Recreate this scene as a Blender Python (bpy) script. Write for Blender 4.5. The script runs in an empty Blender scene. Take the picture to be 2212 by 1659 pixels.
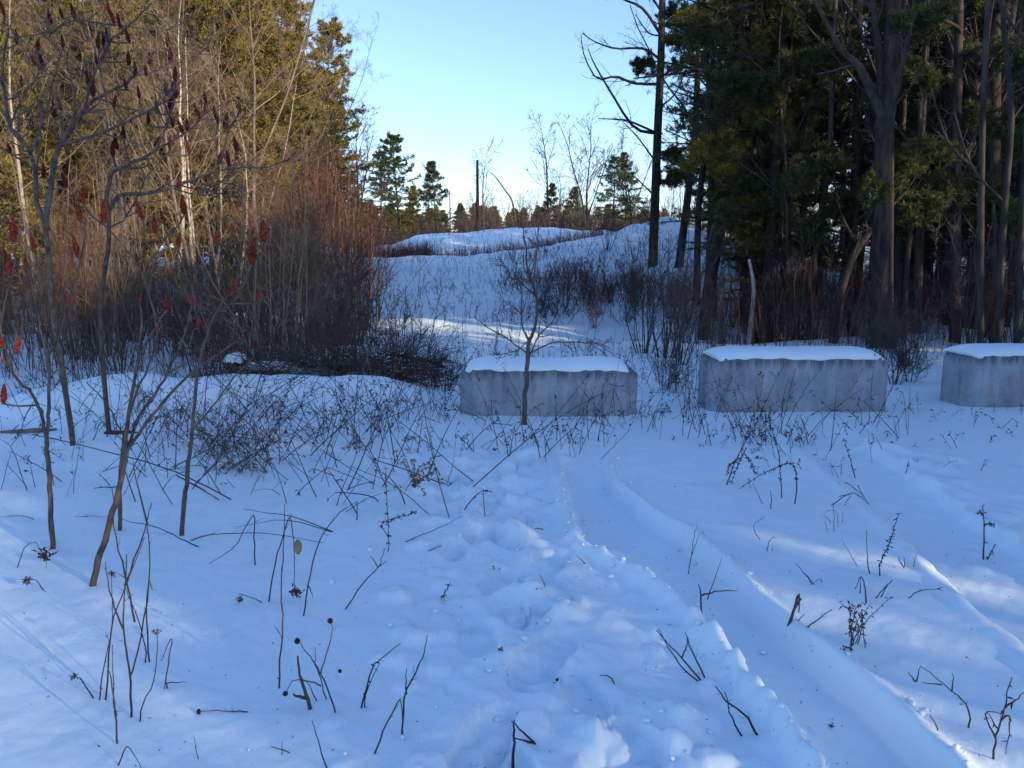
import bpy, math, random
import numpy as np
from mathutils import Vector

# ------------------------------------------------------------------ camera, sky, sun, exposure
scene = bpy.context.scene
C = scene.collection
PITCH = math.radians(9.2)
EYE = 1.6
cam_d = bpy.data.cameras.new('camera'); cam = bpy.data.objects.new('camera', cam_d); C.objects.link(cam)
cam.location = (0, 0, EYE); cam.rotation_euler = (math.pi/2 - PITCH, 0, 0)
cam_d.sensor_width = 36; cam_d.lens = 18/math.tan(math.radians(33)); cam_d.clip_start = 0.05; cam_d.clip_end = 2000
scene.camera = cam

SUN_AZ, SUN_EL = math.radians(128), math.radians(14.5)
world = bpy.data.worlds.new('World'); scene.world = world; world.use_nodes = True
wn = world.node_tree; bg = wn.nodes['Background']
sky = wn.nodes.new('ShaderNodeTexSky'); sky.sky_type = 'NISHITA'; sky.sun_disc = False
sky.sun_elevation = SUN_EL; sky.sun_rotation = SUN_AZ; sky.altitude = 200
sky.air_density = 1.0; sky.dust_density = 0.6; sky.ozone_density = 2.6
tint = wn.nodes.new('ShaderNodeMix'); tint.data_type = 'RGBA'; tint.blend_type = 'MULTIPLY'; tint.inputs[0].default_value = 1
tint.inputs[7].default_value = (0.88, 0.90, 1.05, 1)      # cold clear winter air
wn.links.new(sky.outputs[0], tint.inputs[6]); wn.links.new(tint.outputs[2], bg.inputs[0]); bg.inputs[1].default_value = 0.15

sun_d = bpy.data.lights.new('sun', 'SUN'); sun = bpy.data.objects.new('sun', sun_d); C.objects.link(sun)
sdir = Vector((math.sin(SUN_AZ)*math.cos(SUN_EL), math.cos(SUN_AZ)*math.cos(SUN_EL), math.sin(SUN_EL)))
sun.rotation_euler = sdir.to_track_quat('Z', 'Y').to_euler()
sun_d.energy = 3.2; sun_d.angle = math.radians(0.55); sun_d.color = (1.0, 0.78, 0.52)
sun.location = (30, -20, 30)

scene.view_settings.view_transform = 'Standard'; scene.view_settings.look = 'None'
scene.view_settings.exposure = 1.16; scene.view_settings.gamma = 1.0
scene.render.engine = 'CYCLES'
scene.cycles.max_bounces = 3; scene.cycles.diffuse_bounces = 2; scene.cycles.glossy_bounces = 2
scene.cycles.transparent_max_bounces = 4
scene.cycles.use_denoising = True
scene.cycles.use_adaptive_sampling = True; scene.cycles.adaptive_threshold = 0.02

# ------------------------------------------------------------------ projection of photo points (2212 px wide copy)
F = 1106/math.tan(math.radians(33))
cp, sp = math.cos(PITCH), math.sin(PITCH)
def ray(px, py):
    xc = (np.asarray(px, float)-1106)/F; yc = -(np.asarray(py, float)-829.5)/F
    return np.stack([xc, cp+yc*sp, -sp+yc*cp], -1)
def at(px, py, Y):
    d = ray(px, py); s = np.asarray(Y)/d[..., 1]
    p = d*s[..., None] if np.ndim(s) else d*s
    return p + np.array([0, 0, EYE])
CROPS = {'A': (0.4444, 0, 921.7), 'B': (0.4444, 737.3, 921.7), 'C': (0.4444, 1474.7, 921.7),
         'D': (0.33333, 0, 442.4), 'E': (0.33333, 0, 0), 'F': (0.33333, 663.6, 442.4), 'T': (1, 0, 0)}
def crop(c, pts):
    k, ox, oy = CROPS[c]
    return [(x*k+ox, y*k+oy) for x, y in pts]

# ------------------------------------------------------------------ noise and terrain
def h2(ix, iy, s):
    n = (ix.astype(np.int64)*374761393 + iy.astype(np.int64)*668265263 + s*1442695041) & 0xffffffff
    n = ((n ^ (n >> 13))*1274126177) & 0xffffffff
    n = ((n ^ (n >> 16))*2246822519) & 0xffffffff
    return (n ^ (n >> 15))/4294967296.0
def vn(x, y, s=0):
    ix = np.floor(x); iy = np.floor(y); fx = x-ix; fy = y-iy
    fx = fx*fx*fx*(fx*(fx*6-15)+10); fy = fy*fy*fy*(fy*(fy*6-15)+10)
    a = h2(ix, iy, s); b = h2(ix+1, iy, s); c = h2(ix, iy+1, s); d = h2(ix+1, iy+1, s)
    return (a+(b-a)*fx)+((c+(d-c)*fx)-(a+(b-a)*fx))*fy - 0.5
def fbm(x, y, o=4, s=0):
    r = 0; a = 1.0
    for i in range(o):
        r = r + a*vn(x*2**i+17.3*i, y*2**i-9.1*i, s+i); a *= 0.5
    return r
def sm(t):
    t = np.clip(t, 0, 1); return t*t*(3-2*t)
def gs(x, y, cx, cy, sx, sy, a=0.0):
    c, s = math.cos(a), math.sin(a); u = (x-cx)*c+(y-cy)*s; v = -(x-cx)*s+(y-cy)*c
    return np.exp(-(u/sx)**2-(v/sy)**2)

def flat(pts):
    p = ray([q[0] for q in pts], [q[1] for q in pts]); t = -EYE/p[:, 2]
    return p[:, 0]*t, p[:, 1]*t
# wheel ruts: edges traced on the photo, laid on the flat
def edge(c, pts):
    x, y = flat(crop(c, pts)); o = np.argsort(y); return x[o], y[o]
RL = edge('C', [(700, 1750), (640, 1659), (560, 1530), (400, 1350), (300, 1200), (150, 1040), (80, 950), (0, 880), (-140, 760), (-450, 600), (-520, 450), (-560, 340)])
RR = edge('C', [(1370, 1750), (1280, 1659), (1050, 1430), (900, 1290), (640, 1090), (500, 960), (300, 780), (100, 590), (0, 500), (-150, 420), (-260, 340), (-330, 290)])
SL = edge('C', [(1900, 1320), (1659, 1080), (1450, 910), (1200, 650), (1050, 510), (920, 390), (800, 300)])
SR = edge('C', [(2300, 1000), (1900, 720), (1659, 570), (1500, 480), (1330, 380), (1150, 270)])
rng0 = np.random.default_rng(11)
def path_x(y):       # the trodden line
    px, py = edge('B', [(1120, 1800), (1090, 1659), (1000, 1400), (1000, 1200), (920, 1000), (900, 800), (850, 650), (760, 480), (700, 330)])
    return np.interp(y, py, px)
PITS, LUMPS = [], []
for i in range(28):
    y = 2.0 + 4.6*(i/28)**1.15 + rng0.normal(0, .05); x = path_x(y) + (0.16 if i % 2 else -0.16) + rng0.normal(0, .10)
    PITS.append((x, y, rng0.uniform(.055, .085), rng0.uniform(.12, .18), rng0.normal(0, .3), rng0.uniform(.035, .06)))
for i in range(190):
    y = 1.9 + 4.6*rng0.random()**1.2; s = rng0.normal(0, .36)
    if rng0.random() < .35: s = rng0.choice([-.55, .5]) + rng0.normal(0, .1)
    r = rng0.uniform(.012, .045)*rng0.choice([1, 1, 1.8])
    LUMPS.append((path_x(y)+s, y, r*rng0.uniform(.8, 1.8), r*rng0.uniform(.8, 1.5), rng0.uniform(0, 3), r*rng0.uniform(.22, .5)))
for i in range(120):   # crumbs on the left lip of the rut
    y = rng0.uniform(1.9, 3.9); r = rng0.uniform(.008, .028)
    LUMPS.append((np.interp(y, RL[1], RL[0]) - .03 + rng0.normal(0, .045), y, r*1.8, r*1.8, 0, r*.45))
for i in range(90):    # churned snow beside the second track
    y = rng0.uniform(4.0, 7.0); r = rng0.uniform(.015, .05)
    LUMPS.append((np.interp(y, SR[1], SR[0]) + .12 + rng0.normal(0, .2), y, r*1.6, r*1.6, 0, r*.35))

def base_h(x, y):
    hc = np.interp(x, [-80, -20, -6.5, -2.5, 0.5, 2.5, 4.6, 6.2, 7.2, 9, 14, 30, 90], [1.6, 1.2, 1.5, 1.58, 1.9, 2.3, 2.65, 3.2, 2.8, 2.0, 2.2, 3.2, 4.5])
    y0 = np.interp(x, [-14, -2, 2, 5, 9, 16], [17.6, 17.4, 16.6, 15.8, 15, 14]); y1 = np.interp(x, [-10, -2, 2, 5, 8, 12], [40, 40, 38, 34, 31, 33])
    t = np.clip((y-y0)/(y1-y0), 0, 1)
    z = hc*(sm(t)*.75+.25*np.sin(t*math.pi/2))
    far = np.interp(x, [-90, -12, -8.5, -7, -3, 0, 3, 6, 10, 60], [2.0, 2.1, 2.3, 3.0, 3.3, 3.68, 3.7, 3.4, 3.3, 4.0])
    z = z - 0.35*np.exp(-((y-46)/4)**2)*sm((x+14)/6)*sm((9-x)/5)
    z = z + (far-hc)*sm((y-50)/9)
    z = z - 0.9*sm((y-62)/14)*np.exp(-(x/40)**2)
    z = z - 0.20*np.exp(-((y-16.0)/1.0)**2)*sm((x+9)/4)*sm((8-x)/3)
    z = z + .42*gs(x, y, -4.25, 8.2, 1.0, .62) + .22*gs(x, y, -2.9, 8.6, .8, .5) + .20*gs(x, y, -1.7, 8.9, .9, .45) - .12*gs(x, y, -2.2, 10.3, 3.5, .9)
    z = z + .06*sm((x-1.2)/1.6)*sm((y-4)/3)
    z = z + .35*fbm(x*.11+3, y*.11, 3, 5)*sm((y-12)/14) + .20*fbm(x*.45, y*.45, 4, 9)*sm((y-11)/6)
    z = z + .05*fbm(x*.45, y*.45, 2, 2) + .10*fbm(x*1.3, y*1.3, 3, 71)*sm((-.6-x)/1.2)*sm((y-5.6)/1.2)*sm((11-y)/2)
    return z
def rut(x, y, L, R, dep, lip, y0, y1):
    xl = np.interp(y, *L[::-1]); xr = np.interp(y, *R[::-1]); w = np.maximum(xr-xl, .05)
    m = sm((y-y0)/.5)*sm((y1-y)/1.2)
    u = (x-xl)/w
    e = .06/np.maximum(w, .2)
    floor = sm((u+.02+.05*vn(x*9, y*9, 61))/e)*sm((1.02-u+.05*vn(x*6, y*6, 62))/(e*.9))
    lipz = np.exp(-(((u+.10)*w)/.045)**2)*1.0 + np.exp(-(((u-1.08)*w)/.04)**2)*.6
    return m*(-dep*floor + lip*lipz*(1+.7*fbm(x*4, y*4, 2, 31)))
def H(x, y, fine=True):
    x = np.asarray(x, float); y = np.asarray(y, float)
    z = base_h(x, y)
    if fine:
        near = (np.abs(x) < 6) & (y > .3) & (y < 9.5)
        if near.any():
            X, Y = x[near], y[near]; d = np.zeros_like(X)
            d += rut(X, Y, RL, RR, .10, .055, .6, 6.4) + rut(X, Y, SL, SR, .06, .02, 2.2, 8.0)
            cor = np.exp(-((X-path_x(Y))/.5)**4)*sm((Y-1.0)/.6)*sm((7.0-Y)/1.5)
            n = fbm(X*3.2, Y*3.2, 4, 77)
            d += cor*(.026*n + .018*np.abs(fbm(X*8, Y*8, 3, 55)) - .012)
            for cx, cy, sx, sy, a, dep in PITS:
                k = (np.abs(X-cx) < .4) & (np.abs(Y-cy) < .4)
                g = gs(X[k], Y[k], cx, cy, sx*1.25, sy*1.2, a)
                rim = gs(X[k], Y[k], cx, cy, sx*2.2, sy*1.7, a)
                e = sm((g-.32-.12*vn(X[k]*18, Y[k]*18, 8))/.13); d[k] += -dep*e*(1+.5*vn(X[k]*14, Y[k]*14, 6)) + .03*(rim-g)*(1+1.2*vn(X[k]*11, Y[k]*11, 5))
            for cx, cy, sx, sy, a, h in LUMPS:
                k = (np.abs(X-cx) < .22) & (np.abs(Y-cy) < .22)
                if not k.any(): continue
                g = gs(X[k], Y[k], cx, cy, sx, sy, a)
                d[k] += h*sm((g-.10-.1*vn(X[k]*22, Y[k]*22, 4))/.6)*1.1*(1+.35*vn(X[k]*35, Y[k]*35, 3))
            d += .010*fbm(X*6, Y*6, 3, 41) + .004*fbm(X*22, Y*22, 2, 43)
            z[near] += d
        else:
            pass
    return z
def hz(x, y): return float(H(np.array([x]), np.array([y]))[0])
def ground(px, py):
    """where the line of sight through a photo point meets the ground"""
    d = ray(px, py); t = np.concatenate([np.linspace(.8, 12, 400), np.geomspace(12.05, 160, 900)])
    p = d[None]*t[:, None]; p[:, 2] += EYE
    g = base_h(p[:, 0], p[:, 1]) - p[:, 2]
    i = np.argmax(g > 0)
    if g[i] <= 0: i = len(t)-1
    q = p[i]; return np.array([q[0], q[1], hz(q[0], q[1])])

# ------------------------------------------------------------------ materials
def mat(name, c0, c1, scale=6.0, rough=.85, island=False, objrand=.25, stretch=(1, 1, 1), bump=0.0, bscale=60, c2=None, spec=.2, trans=0.0):
    m = bpy.data.materials.new(name); m.use_nodes = True; nt = m.node_tree; N = nt.nodes; Lk = nt.links
    b = N['Principled BSDF']; b.inputs['Roughness'].default_value = rough
    b.inputs['Specular IOR Level'].default_value = spec
    tc = N.new('ShaderNodeTexCoord'); mp = N.new('ShaderNodeMapping'); mp.inputs['Scale'].default_value = stretch
    Lk.new(tc.outputs['Object'], mp.inputs[0])
    n = N.new('ShaderNodeTexNoise'); n.inputs['Scale'].default_value = scale; n.inputs['Detail'].default_value = 5
    Lk.new(mp.outputs[0], n.inputs['Vector'])
    r = N.new('ShaderNodeValToRGB'); r.color_ramp.elements[0].position = .3; r.color_ramp.elements[1].position = .72
    r.color_ramp.elements[0].color = (*c0, 1); r.color_ramp.elements[1].color = (*c1, 1)
    if c2: e = r.color_ramp.elements.new(.5); e.color = (*c2, 1)
    fac = n.outputs['Fac']
    if island:
        g = N.new('ShaderNodeNewGeometry'); mx = N.new('ShaderNodeMath'); mx.operation = 'ADD'
        s = N.new('ShaderNodeMath'); s.operation = 'MULTIPLY_ADD'; s.inputs[1].default_value = .7; s.inputs[2].default_value = -.35
        Lk.new(g.outputs['Random Per Island'], s.inputs[0]); Lk.new(n.outputs['Fac'], mx.inputs[0]); Lk.new(s.outputs[0], mx.inputs[1]); fac = mx.outputs[0]
    Lk.new(fac, r.inputs[0])
    col = r.outputs[0]
    if objrand:
        oi = N.new('ShaderNodeObjectInfo'); hs = N.new('ShaderNodeHueSaturation')
        mr = N.new('ShaderNodeMapRange'); mr.inputs[3].default_value = 1-objrand; mr.inputs[4].default_value = 1+objrand
        Lk.new(oi.outputs['Random'], mr.inputs[0]); Lk.new(mr.outputs[0], hs.inputs['Value']); Lk.new(col, hs.inputs['Color']); col = hs.outputs[0]
    Lk.new(col, b.inputs['Base Color'])
    if bump:
        n2 = N.new('ShaderNodeTexNoise'); n2.inputs['Scale'].default_value = bscale; n2.inputs['Detail'].default_value = 4
        Lk.new(mp.outputs[0], n2.inputs['Vector'])
        bp = N.new('ShaderNodeBump'); bp.inputs['Strength'].default_value = .7; bp.inputs['Distance'].default_value = bump
        Lk.new(n2.outputs['Fac'], bp.inputs['Height']); Lk.new(bp.outputs[0], b.inputs['Normal'])
    if trans:
        tb = N.new('ShaderNodeBsdfTranslucent'); Lk.new(col, tb.inputs[0]); ms = N.new('ShaderNodeMixShader'); ms.inputs[0].default_value = trans
        Lk.new(b.outputs[0], ms.inputs[1]); Lk.new(tb.outputs[0], ms.inputs[2]); Lk.new(ms.outputs[0], N['Material Output'].inputs[0])
    return m
M = {}
M['pine_bark'] = mat('pine_bark', (.016, .013, .012), (.065, .052, .045), 11, stretch=(1, 1, .25), bump=.02, bscale=25)
M['grey_bark'] = mat('grey_bark', (.075, .064, .054), (.20, .17, .14), 7, stretch=(1, 1, .3), bump=.01, bscale=30)
M['dark_bark'] = mat('dark_bark', (.020, .019, .018), (.070, .064, .057), 8, stretch=(1, 1, .35), bump=.012, bscale=30)
M['pale_bark'] = mat('pale_bark', (.16, .135, .105), (.44, .39, .32), 5, stretch=(1, 1, 1.5), bump=.004, bscale=30, c2=(.35, .31, .25))
M['twig_tan'] = mat('twig_tan', (.105, .078, .052), (.26, .195, .128), 3, objrand=.35)
M['sapling_bark'] = mat('sapling_bark', (.05, .043, .040), (.14, .12, .105), 10, stretch=(1, 1, .4), bump=.004)
M['stem_pale'] = mat('stem_pale', (.08, .052, .038), (.19, .125, .088), 5, objrand=.3)
M['twig_purple_shade'] = mat('twig_purple_shade', (.045, .030, .032), (.105, .068, .064), 3, objrand=.2)  # purple cast of the thicket's shade put into the twig colour
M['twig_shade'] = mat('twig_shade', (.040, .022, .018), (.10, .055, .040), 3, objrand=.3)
M['twig_red'] = mat('twig_red', (.075, .036, .028), (.17, .082, .055), 3, objrand=.3)
M['twig_dark'] = mat('twig_dark', (.040, .030, .028), (.10, .078, .068), 3, objrand=.3)
M['sumac_bark'] = mat('sumac_bark', (.042, .033, .030), (.15, .112, .09), 22, stretch=(1, 1, .6), bump=.006, bscale=70, objrand=.15)
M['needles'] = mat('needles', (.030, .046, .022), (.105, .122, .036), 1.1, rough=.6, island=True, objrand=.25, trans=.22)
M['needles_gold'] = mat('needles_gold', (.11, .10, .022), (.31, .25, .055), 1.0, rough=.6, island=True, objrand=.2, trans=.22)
M['needles_dead'] = mat('needles_dead', (.20, .08, .025), (.34, .16, .05), 2, island=True)
M['fruit_red'] = mat('fruit_red', (.09, .017, .011), (.28, .048, .020), 40, rough=.95, island=True, objrand=.3)
M['fruit_aged_shade'] = mat('fruit_aged_shade', (.030, .008, .010), (.105, .018, .016), 40, rough=.95, island=True, objrand=.3)  # older cones, with the shade they hang in put into the colour
M['weed'] = mat('weed', (.030, .022, .020), (.095, .068, .055), 12, objrand=.4)
M['weed_tan'] = mat('weed_tan', (.12, .085, .05), (.28, .20, .12), 12, objrand=.3)
M['seed_black'] = mat('seed_black', (.010, .008, .008), (.035, .026, .022), 90)
M['leaf_dry'] = mat('leaf_dry', (.05, .030, .018), (.15, .085, .045), 12, island=True)
M['log'] = mat('log', (.035, .027, .022), (.12, .09, .065), 8, stretch=(.3, 1, 1), bump=.01)
M['charred'] = mat('charred', (.010, .009, .009), (.035, .028, .024), 8, bump=.01)
M['grass_dead'] = mat('grass_dead', (.09, .075, .055), (.24, .19, .13), 3, objrand=.2, island=True)

def snow_material():
    m = bpy.data.materials.new('snow'); m.use_nodes = True; nt = m.node_tree; N = nt.nodes; Lk = nt.links
    b = N['Principled BSDF']; b.inputs['Roughness'].default_value = .55; b.inputs['Specular IOR Level'].default_value = .25
    tc = N.new('ShaderNodeTexCoord')
    n = N.new('ShaderNodeTexNoise'); n.inputs['Scale'].default_value = .9; n.inputs['Detail'].default_value = 6
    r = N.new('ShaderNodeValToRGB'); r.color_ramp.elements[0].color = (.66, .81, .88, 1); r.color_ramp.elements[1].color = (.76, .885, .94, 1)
    Lk.new(tc.outputs['Object'], n.inputs['Vector']); Lk.new(n.outputs['Fac'], r.inputs[0]); Lk.new(r.outputs[0], b.inputs['Base Color'])
    n1 = N.new('ShaderNodeTexNoise'); n1.inputs['Scale'].default_value = 45; n1.inputs['Detail'].default_value = 6; n1.inputs['Roughness'].default_value = .65
    n2 = N.new('ShaderNodeTexNoise'); n2.inputs['Scale'].default_value = 420; n2.inputs['Detail'].default_value = 2
    b1 = N.new('ShaderNodeBump'); b1.inputs['Strength'].default_value = .45; b1.inputs['Distance'].default_value = .006
    b2 = N.new('ShaderNodeBump'); b2.inputs['Strength'].default_value = .35; b2.inputs['Distance'].default_value = .0015
    for q in (n1, n2): Lk.new(tc.outputs['Object'], q.inputs['Vector'])
    Lk.new(n1.outputs['Fac'], b1.inputs['Height']); Lk.new(n2.outputs['Fac'], b2.inputs['Height'])
    Lk.new(b1.outputs[0], b2.inputs['Normal']); Lk.new(b2.outputs[0], b.inputs['Normal'])
    return m
M['snow'] = snow_material()

def concrete_material():
    m = bpy.data.materials.new('concrete'); m.use_nodes = True; nt = m.node_tree; N = nt.nodes; Lk = nt.links
    b = N['Principled BSDF']; b.inputs['Roughness'].default_value = .9; b.inputs['Specular IOR Level'].default_value = .15
    tc = N.new('ShaderNodeTexCoord'); oi = N.new('ShaderNodeObjectInfo')
    off = N.new('ShaderNodeVectorMath'); off.operation = 'ADD'
    sc = N.new('ShaderNodeVectorMath'); sc.operation = 'SCALE'; sc.inputs['Scale'].default_value = 1.0
    mul = N.new('ShaderNodeMath'); mul.operation = 'MULTIPLY'; mul.inputs[1].default_value = 9
    Lk.new(oi.outputs['Random'], mul.inputs[0]); Lk.new(tc.outputs['Object'], off.inputs[0]); Lk.new(mul.outputs[0], off.inputs[1])
    def noise(scale, st, det=5, ro=.55):
        mp = N.new('ShaderNodeMapping'); mp.inputs['Scale'].default_value = st; Lk.new(off.outputs[0], mp.inputs[0])
        n = N.new('ShaderNodeTexNoise'); n.inputs['Scale'].default_value = scale; n.inputs['Detail'].default_value = det; n.inputs['Roughness'].default_value = ro
        Lk.new(mp.outputs[0], n.inputs['Vector']); return n.outputs['Fac']
    def ramp(f, p0, p1, c0, c1):
        r = N.new('ShaderNodeValToRGB'); r.color_ramp.elements[0].position = p0; r.color_ramp.elements[1].position = p1
        r.color_ramp.elements[0].color = (*c0, 1); r.color_ramp.elements[1].color = (*c1, 1); Lk.new(f, r.inputs[0]); return r.outputs[0]
    basec = ramp(noise(3.0, (1, 1, 1)), .35, .68, (.28, .325, .37), (.38, .43, .48))
    streak = ramp(noise(9, (1, 1, .07), 4, .6), .42, .62, (.66, .66, .66), (1, 1, 1))   # run-off stains
    blotch = ramp(noise(5, (1, 1, .6), 6, .7), .36, .55, (.62, .60, .57), (1, 1, 1))
    speck = ramp(noise(70, (1, 1, 1), 3), .30, .42, (.6, .6, .6), (1, 1, 1))
    sx = N.new('ShaderNodeSeparateXYZ'); Lk.new(tc.outputs['Object'], sx.inputs[0])
    mr = N.new('ShaderNodeMapRange'); mr.inputs[1].default_value = .38; mr.inputs[2].default_value = .63; Lk.new(sx.outputs['Z'], mr.inputs[0])
    ad = N.new('ShaderNodeMath'); ad.operation = 'MULTIPLY'; Lk.new(noise(17, (1, 1, .05), 4, .65), ad.inputs[0]); Lk.new(mr.outputs[0], ad.inputs[1])
    drip = ramp(ad.outputs[0], .27, .47, (1, 1, 1), (.30, .31, .31))
    cur = basec
    for k, f in ((streak, .5), (drip, .85), (blotch, .6), (speck, .7)):
        mx = N.new('ShaderNodeMix'); mx.data_type = 'RGBA'; mx.blend_type = 'MULTIPLY'; mx.inputs[0].default_value = f
        Lk.new(cur, mx.inputs[6]); Lk.new(k, mx.inputs[7]); cur = mx.outputs[2]
    Lk.new(cur, b.inputs['Base Color'])
    bp = N.new('ShaderNodeBump'); bp.inputs['Strength'].default_value = .6; bp.inputs['Distance'].default_value = .006
    Lk.new(noise(38, (1, 1, 1), 6, .7), bp.inputs['Height']); Lk.new(bp.outputs[0], b.inputs['Normal'])
    return m
M['concrete'] = concrete_material()

# ------------------------------------------------------------------ mesh building
class MB:
    def __init__(s): s.v = []; s.f = []; s.n = 0
    def add(s, v, f):
        v = np.asarray(v, np.float32).reshape(-1, 3); f = np.asarray(f, np.int64)
        s.v.append(v); s.f.append(f+s.n); s.n += len(v)
    def tubes(s, P, R, S=4, cap=True):
        """P (N,K,3) centre lines, R (N,K) radii"""
        P = np.asarray(P, float); R = np.asarray(R, float)
        if P.ndim == 2: P = P[None]; R = R[None]
        N, K, _ = P.shape
        T = np.gradient(P, axis=1); T /= np.linalg.norm(T, axis=2, keepdims=True)+1e-9
        ref = np.where(np.abs(T[:, :1, 2:3]) > .8, np.array([[[1., 0, 0]]]), np.array([[[0, 0, 1.]]]))
        ref = np.broadcast_to(ref, T.shape)
        U = np.cross(T, ref); U /= np.linalg.norm(U, axis=2, keepdims=True)+1e-9
        W = np.cross(T, U)
        a = np.arange(S)*2*math.pi/S
        V = P[:, :, None]+R[:, :, None, None]*(np.cos(a)[None, None, :, None]*U[:, :, None]+np.sin(a)[None, None, :, None]*W[:, :, None])
        idx = np.arange(N*K*S).reshape(N, K, S); nx = np.roll(idx, -1, 2)
        q = np.stack([idx[:, :-1], nx[:, :-1], nx[:, 1:], idx[:, 1:]], -1).reshape(-1, 4)
        s.add(V.reshape(-1, 3), q)
    def mesh(s, name, material, smooth=True):
        v = np.concatenate(s.v) if s.v else np.zeros((0, 3), np.float32)
        me = bpy.data.meshes.new(name); me.vertices.add(len(v)); me.vertices.foreach_set('co', v.ravel().astype(np.float32))
        lens = np.concatenate([np.full(len(f), f.shape[1]) for f in s.f]); li = np.concatenate([f.ravel() for f in s.f])
        st = np.concatenate([[0], np.cumsum(lens)[:-1]])
        me.loops.add(len(li)); me.loops.foreach_set('vertex_index', li.astype(np.int32))
        me.polygons.add(len(lens)); me.polygons.foreach_set('loop_start', st.astype(np.int32))
        me.polygons.foreach_set('use_smooth', np.full(len(lens), bool(smooth)))
        me.materials.append(M[material] if isinstance(material, str) else material)
        me.update(calc_edges=True); return me

def link(o): C.objects.link(o); return o
def props(o, label=None, cat=None, group=None, kind=None):
    if label: o['label'] = label
    if cat: o['category'] = cat
    if group: o['group'] = group
    if kind: o['kind'] = kind
    return o
def thing(name, label, cat, loc=(0, 0, 0), rz=0.0, sc=1.0, group=None):
    o = link(bpy.data.objects.new(name, None)); o.location = [float(q) for q in loc]; o.rotation_euler = (0, 0, rz)
    o.scale = (sc, sc, sc) if np.isscalar(sc) else sc; o.empty_display_size = .1
    return props(o, label, cat, group)
def part(name, me, parent, stuff=False):
    o = link(bpy.data.objects.new(name, me)); o.parent = parent
    if stuff: o['kind'] = 'stuff'
    return o
def single(name, me, label, cat, loc=(0, 0, 0), group=None, kind=None, rz=0.0, sc=1.0):
    o = link(bpy.data.objects.new(name, me)); o.location = [float(q) for q in loc]; o.rotation_euler = (0, 0, rz); o.scale = (sc, sc, sc)
    return props(o, label, cat, group, kind)
def place(proto, name, label, cat, loc, rz=0.0, sc=1.0, group=None, tilt=0.0):
    t = thing(name, label, cat, loc, rz, sc, group)
    if tilt: t.rotation_euler = (tilt*math.cos(rz), tilt*math.sin(rz), rz)
    for pn, me, st in proto: part(pn, me, t, st)
    return t

def nrm(v): return v/(np.linalg.norm(v, axis=-1, keepdims=True)+1e-9)
def grow(rng, start, d, length, K, wander=.15, up=.0):
    N = len(start); P = np.zeros((N, K, 3)); P[:, 0] = start; d = nrm(d.copy()); st = (length/(K-1))[:, None]
    for k in range(1, K):
        P[:, k] = P[:, k-1]+d*st
        d = nrm(d+rng.normal(0, wander, (N, 3))+np.array([0, 0, up]))
    return P
def sprout(rng, P, R, per, t0, t1, ang, angj, lr, lmin=.15, rr=.55, K=5, wander=.15, up=.05, flatness=0.0, endr=.35, rmin=.002):
    """side branches on every line of P"""
    N, Kp, _ = P.shape
    pi = np.repeat(np.arange(N), per); n = len(pi)
    t = rng.uniform(t0, t1, n); f = t*(Kp-1); i = np.minimum(f.astype(int), Kp-2); w = (f-i)[:, None]
    pos = P[pi, i]*(1-w)+P[pi, i+1]*w; tan = nrm(P[pi, i+1]-P[pi, i])
    r = (R[pi, i]*(1-w[:, 0])+R[pi, i+1]*w[:, 0])
    rv = rng.normal(0, 1, (n, 3)); rv[:, 2] *= 1-flatness
    perp = nrm(rv-(rv*tan).sum(1, keepdims=True)*tan)
    a = np.radians(ang+rng.normal(0, angj, n))[:, None]
    d = tan*np.cos(a)+perp*np.sin(a)
    plen = np.linalg.norm(np.diff(P, axis=1), axis=2).sum(1)[pi]
    L = np.maximum(plen*lr*(1.15-.75*t)*rng.uniform(.6, 1.25, n), lmin)
    Q = grow(rng, pos, d, L, K, wander, up)
    r0 = np.maximum(r*rr*rng.uniform(.7, 1.1, n), rmin)
    RR = r0[:, None]*np.linspace(1, endr, K)[None]
    return Q, np.maximum(RR, rmin*.6)

def needles_at(mb, rng, pos, d, m, L, w, spread=.75, up=.35):
    n = len(pos); p = np.repeat(pos, m, 0); dd = np.repeat(d, m, 0)
    dr = nrm(dd*.7+rng.normal(0, spread, (n*m, 3))+np.array([0, 0, up]))
    sd = nrm(np.cross(dr, rng.normal(0, 1, (n*m, 3))))
    l = (L*rng.uniform(.6, 1.2, n*m))[:, None]
    V = np.stack([p+dr*l*.12-sd*w*.62, p+dr*l*.2+sd*w*.62, p+dr*l], 1)
    idx = np.arange(n*m*3).reshape(-1, 3)
    mb.add(V.reshape(-1, 3), idx)

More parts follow.
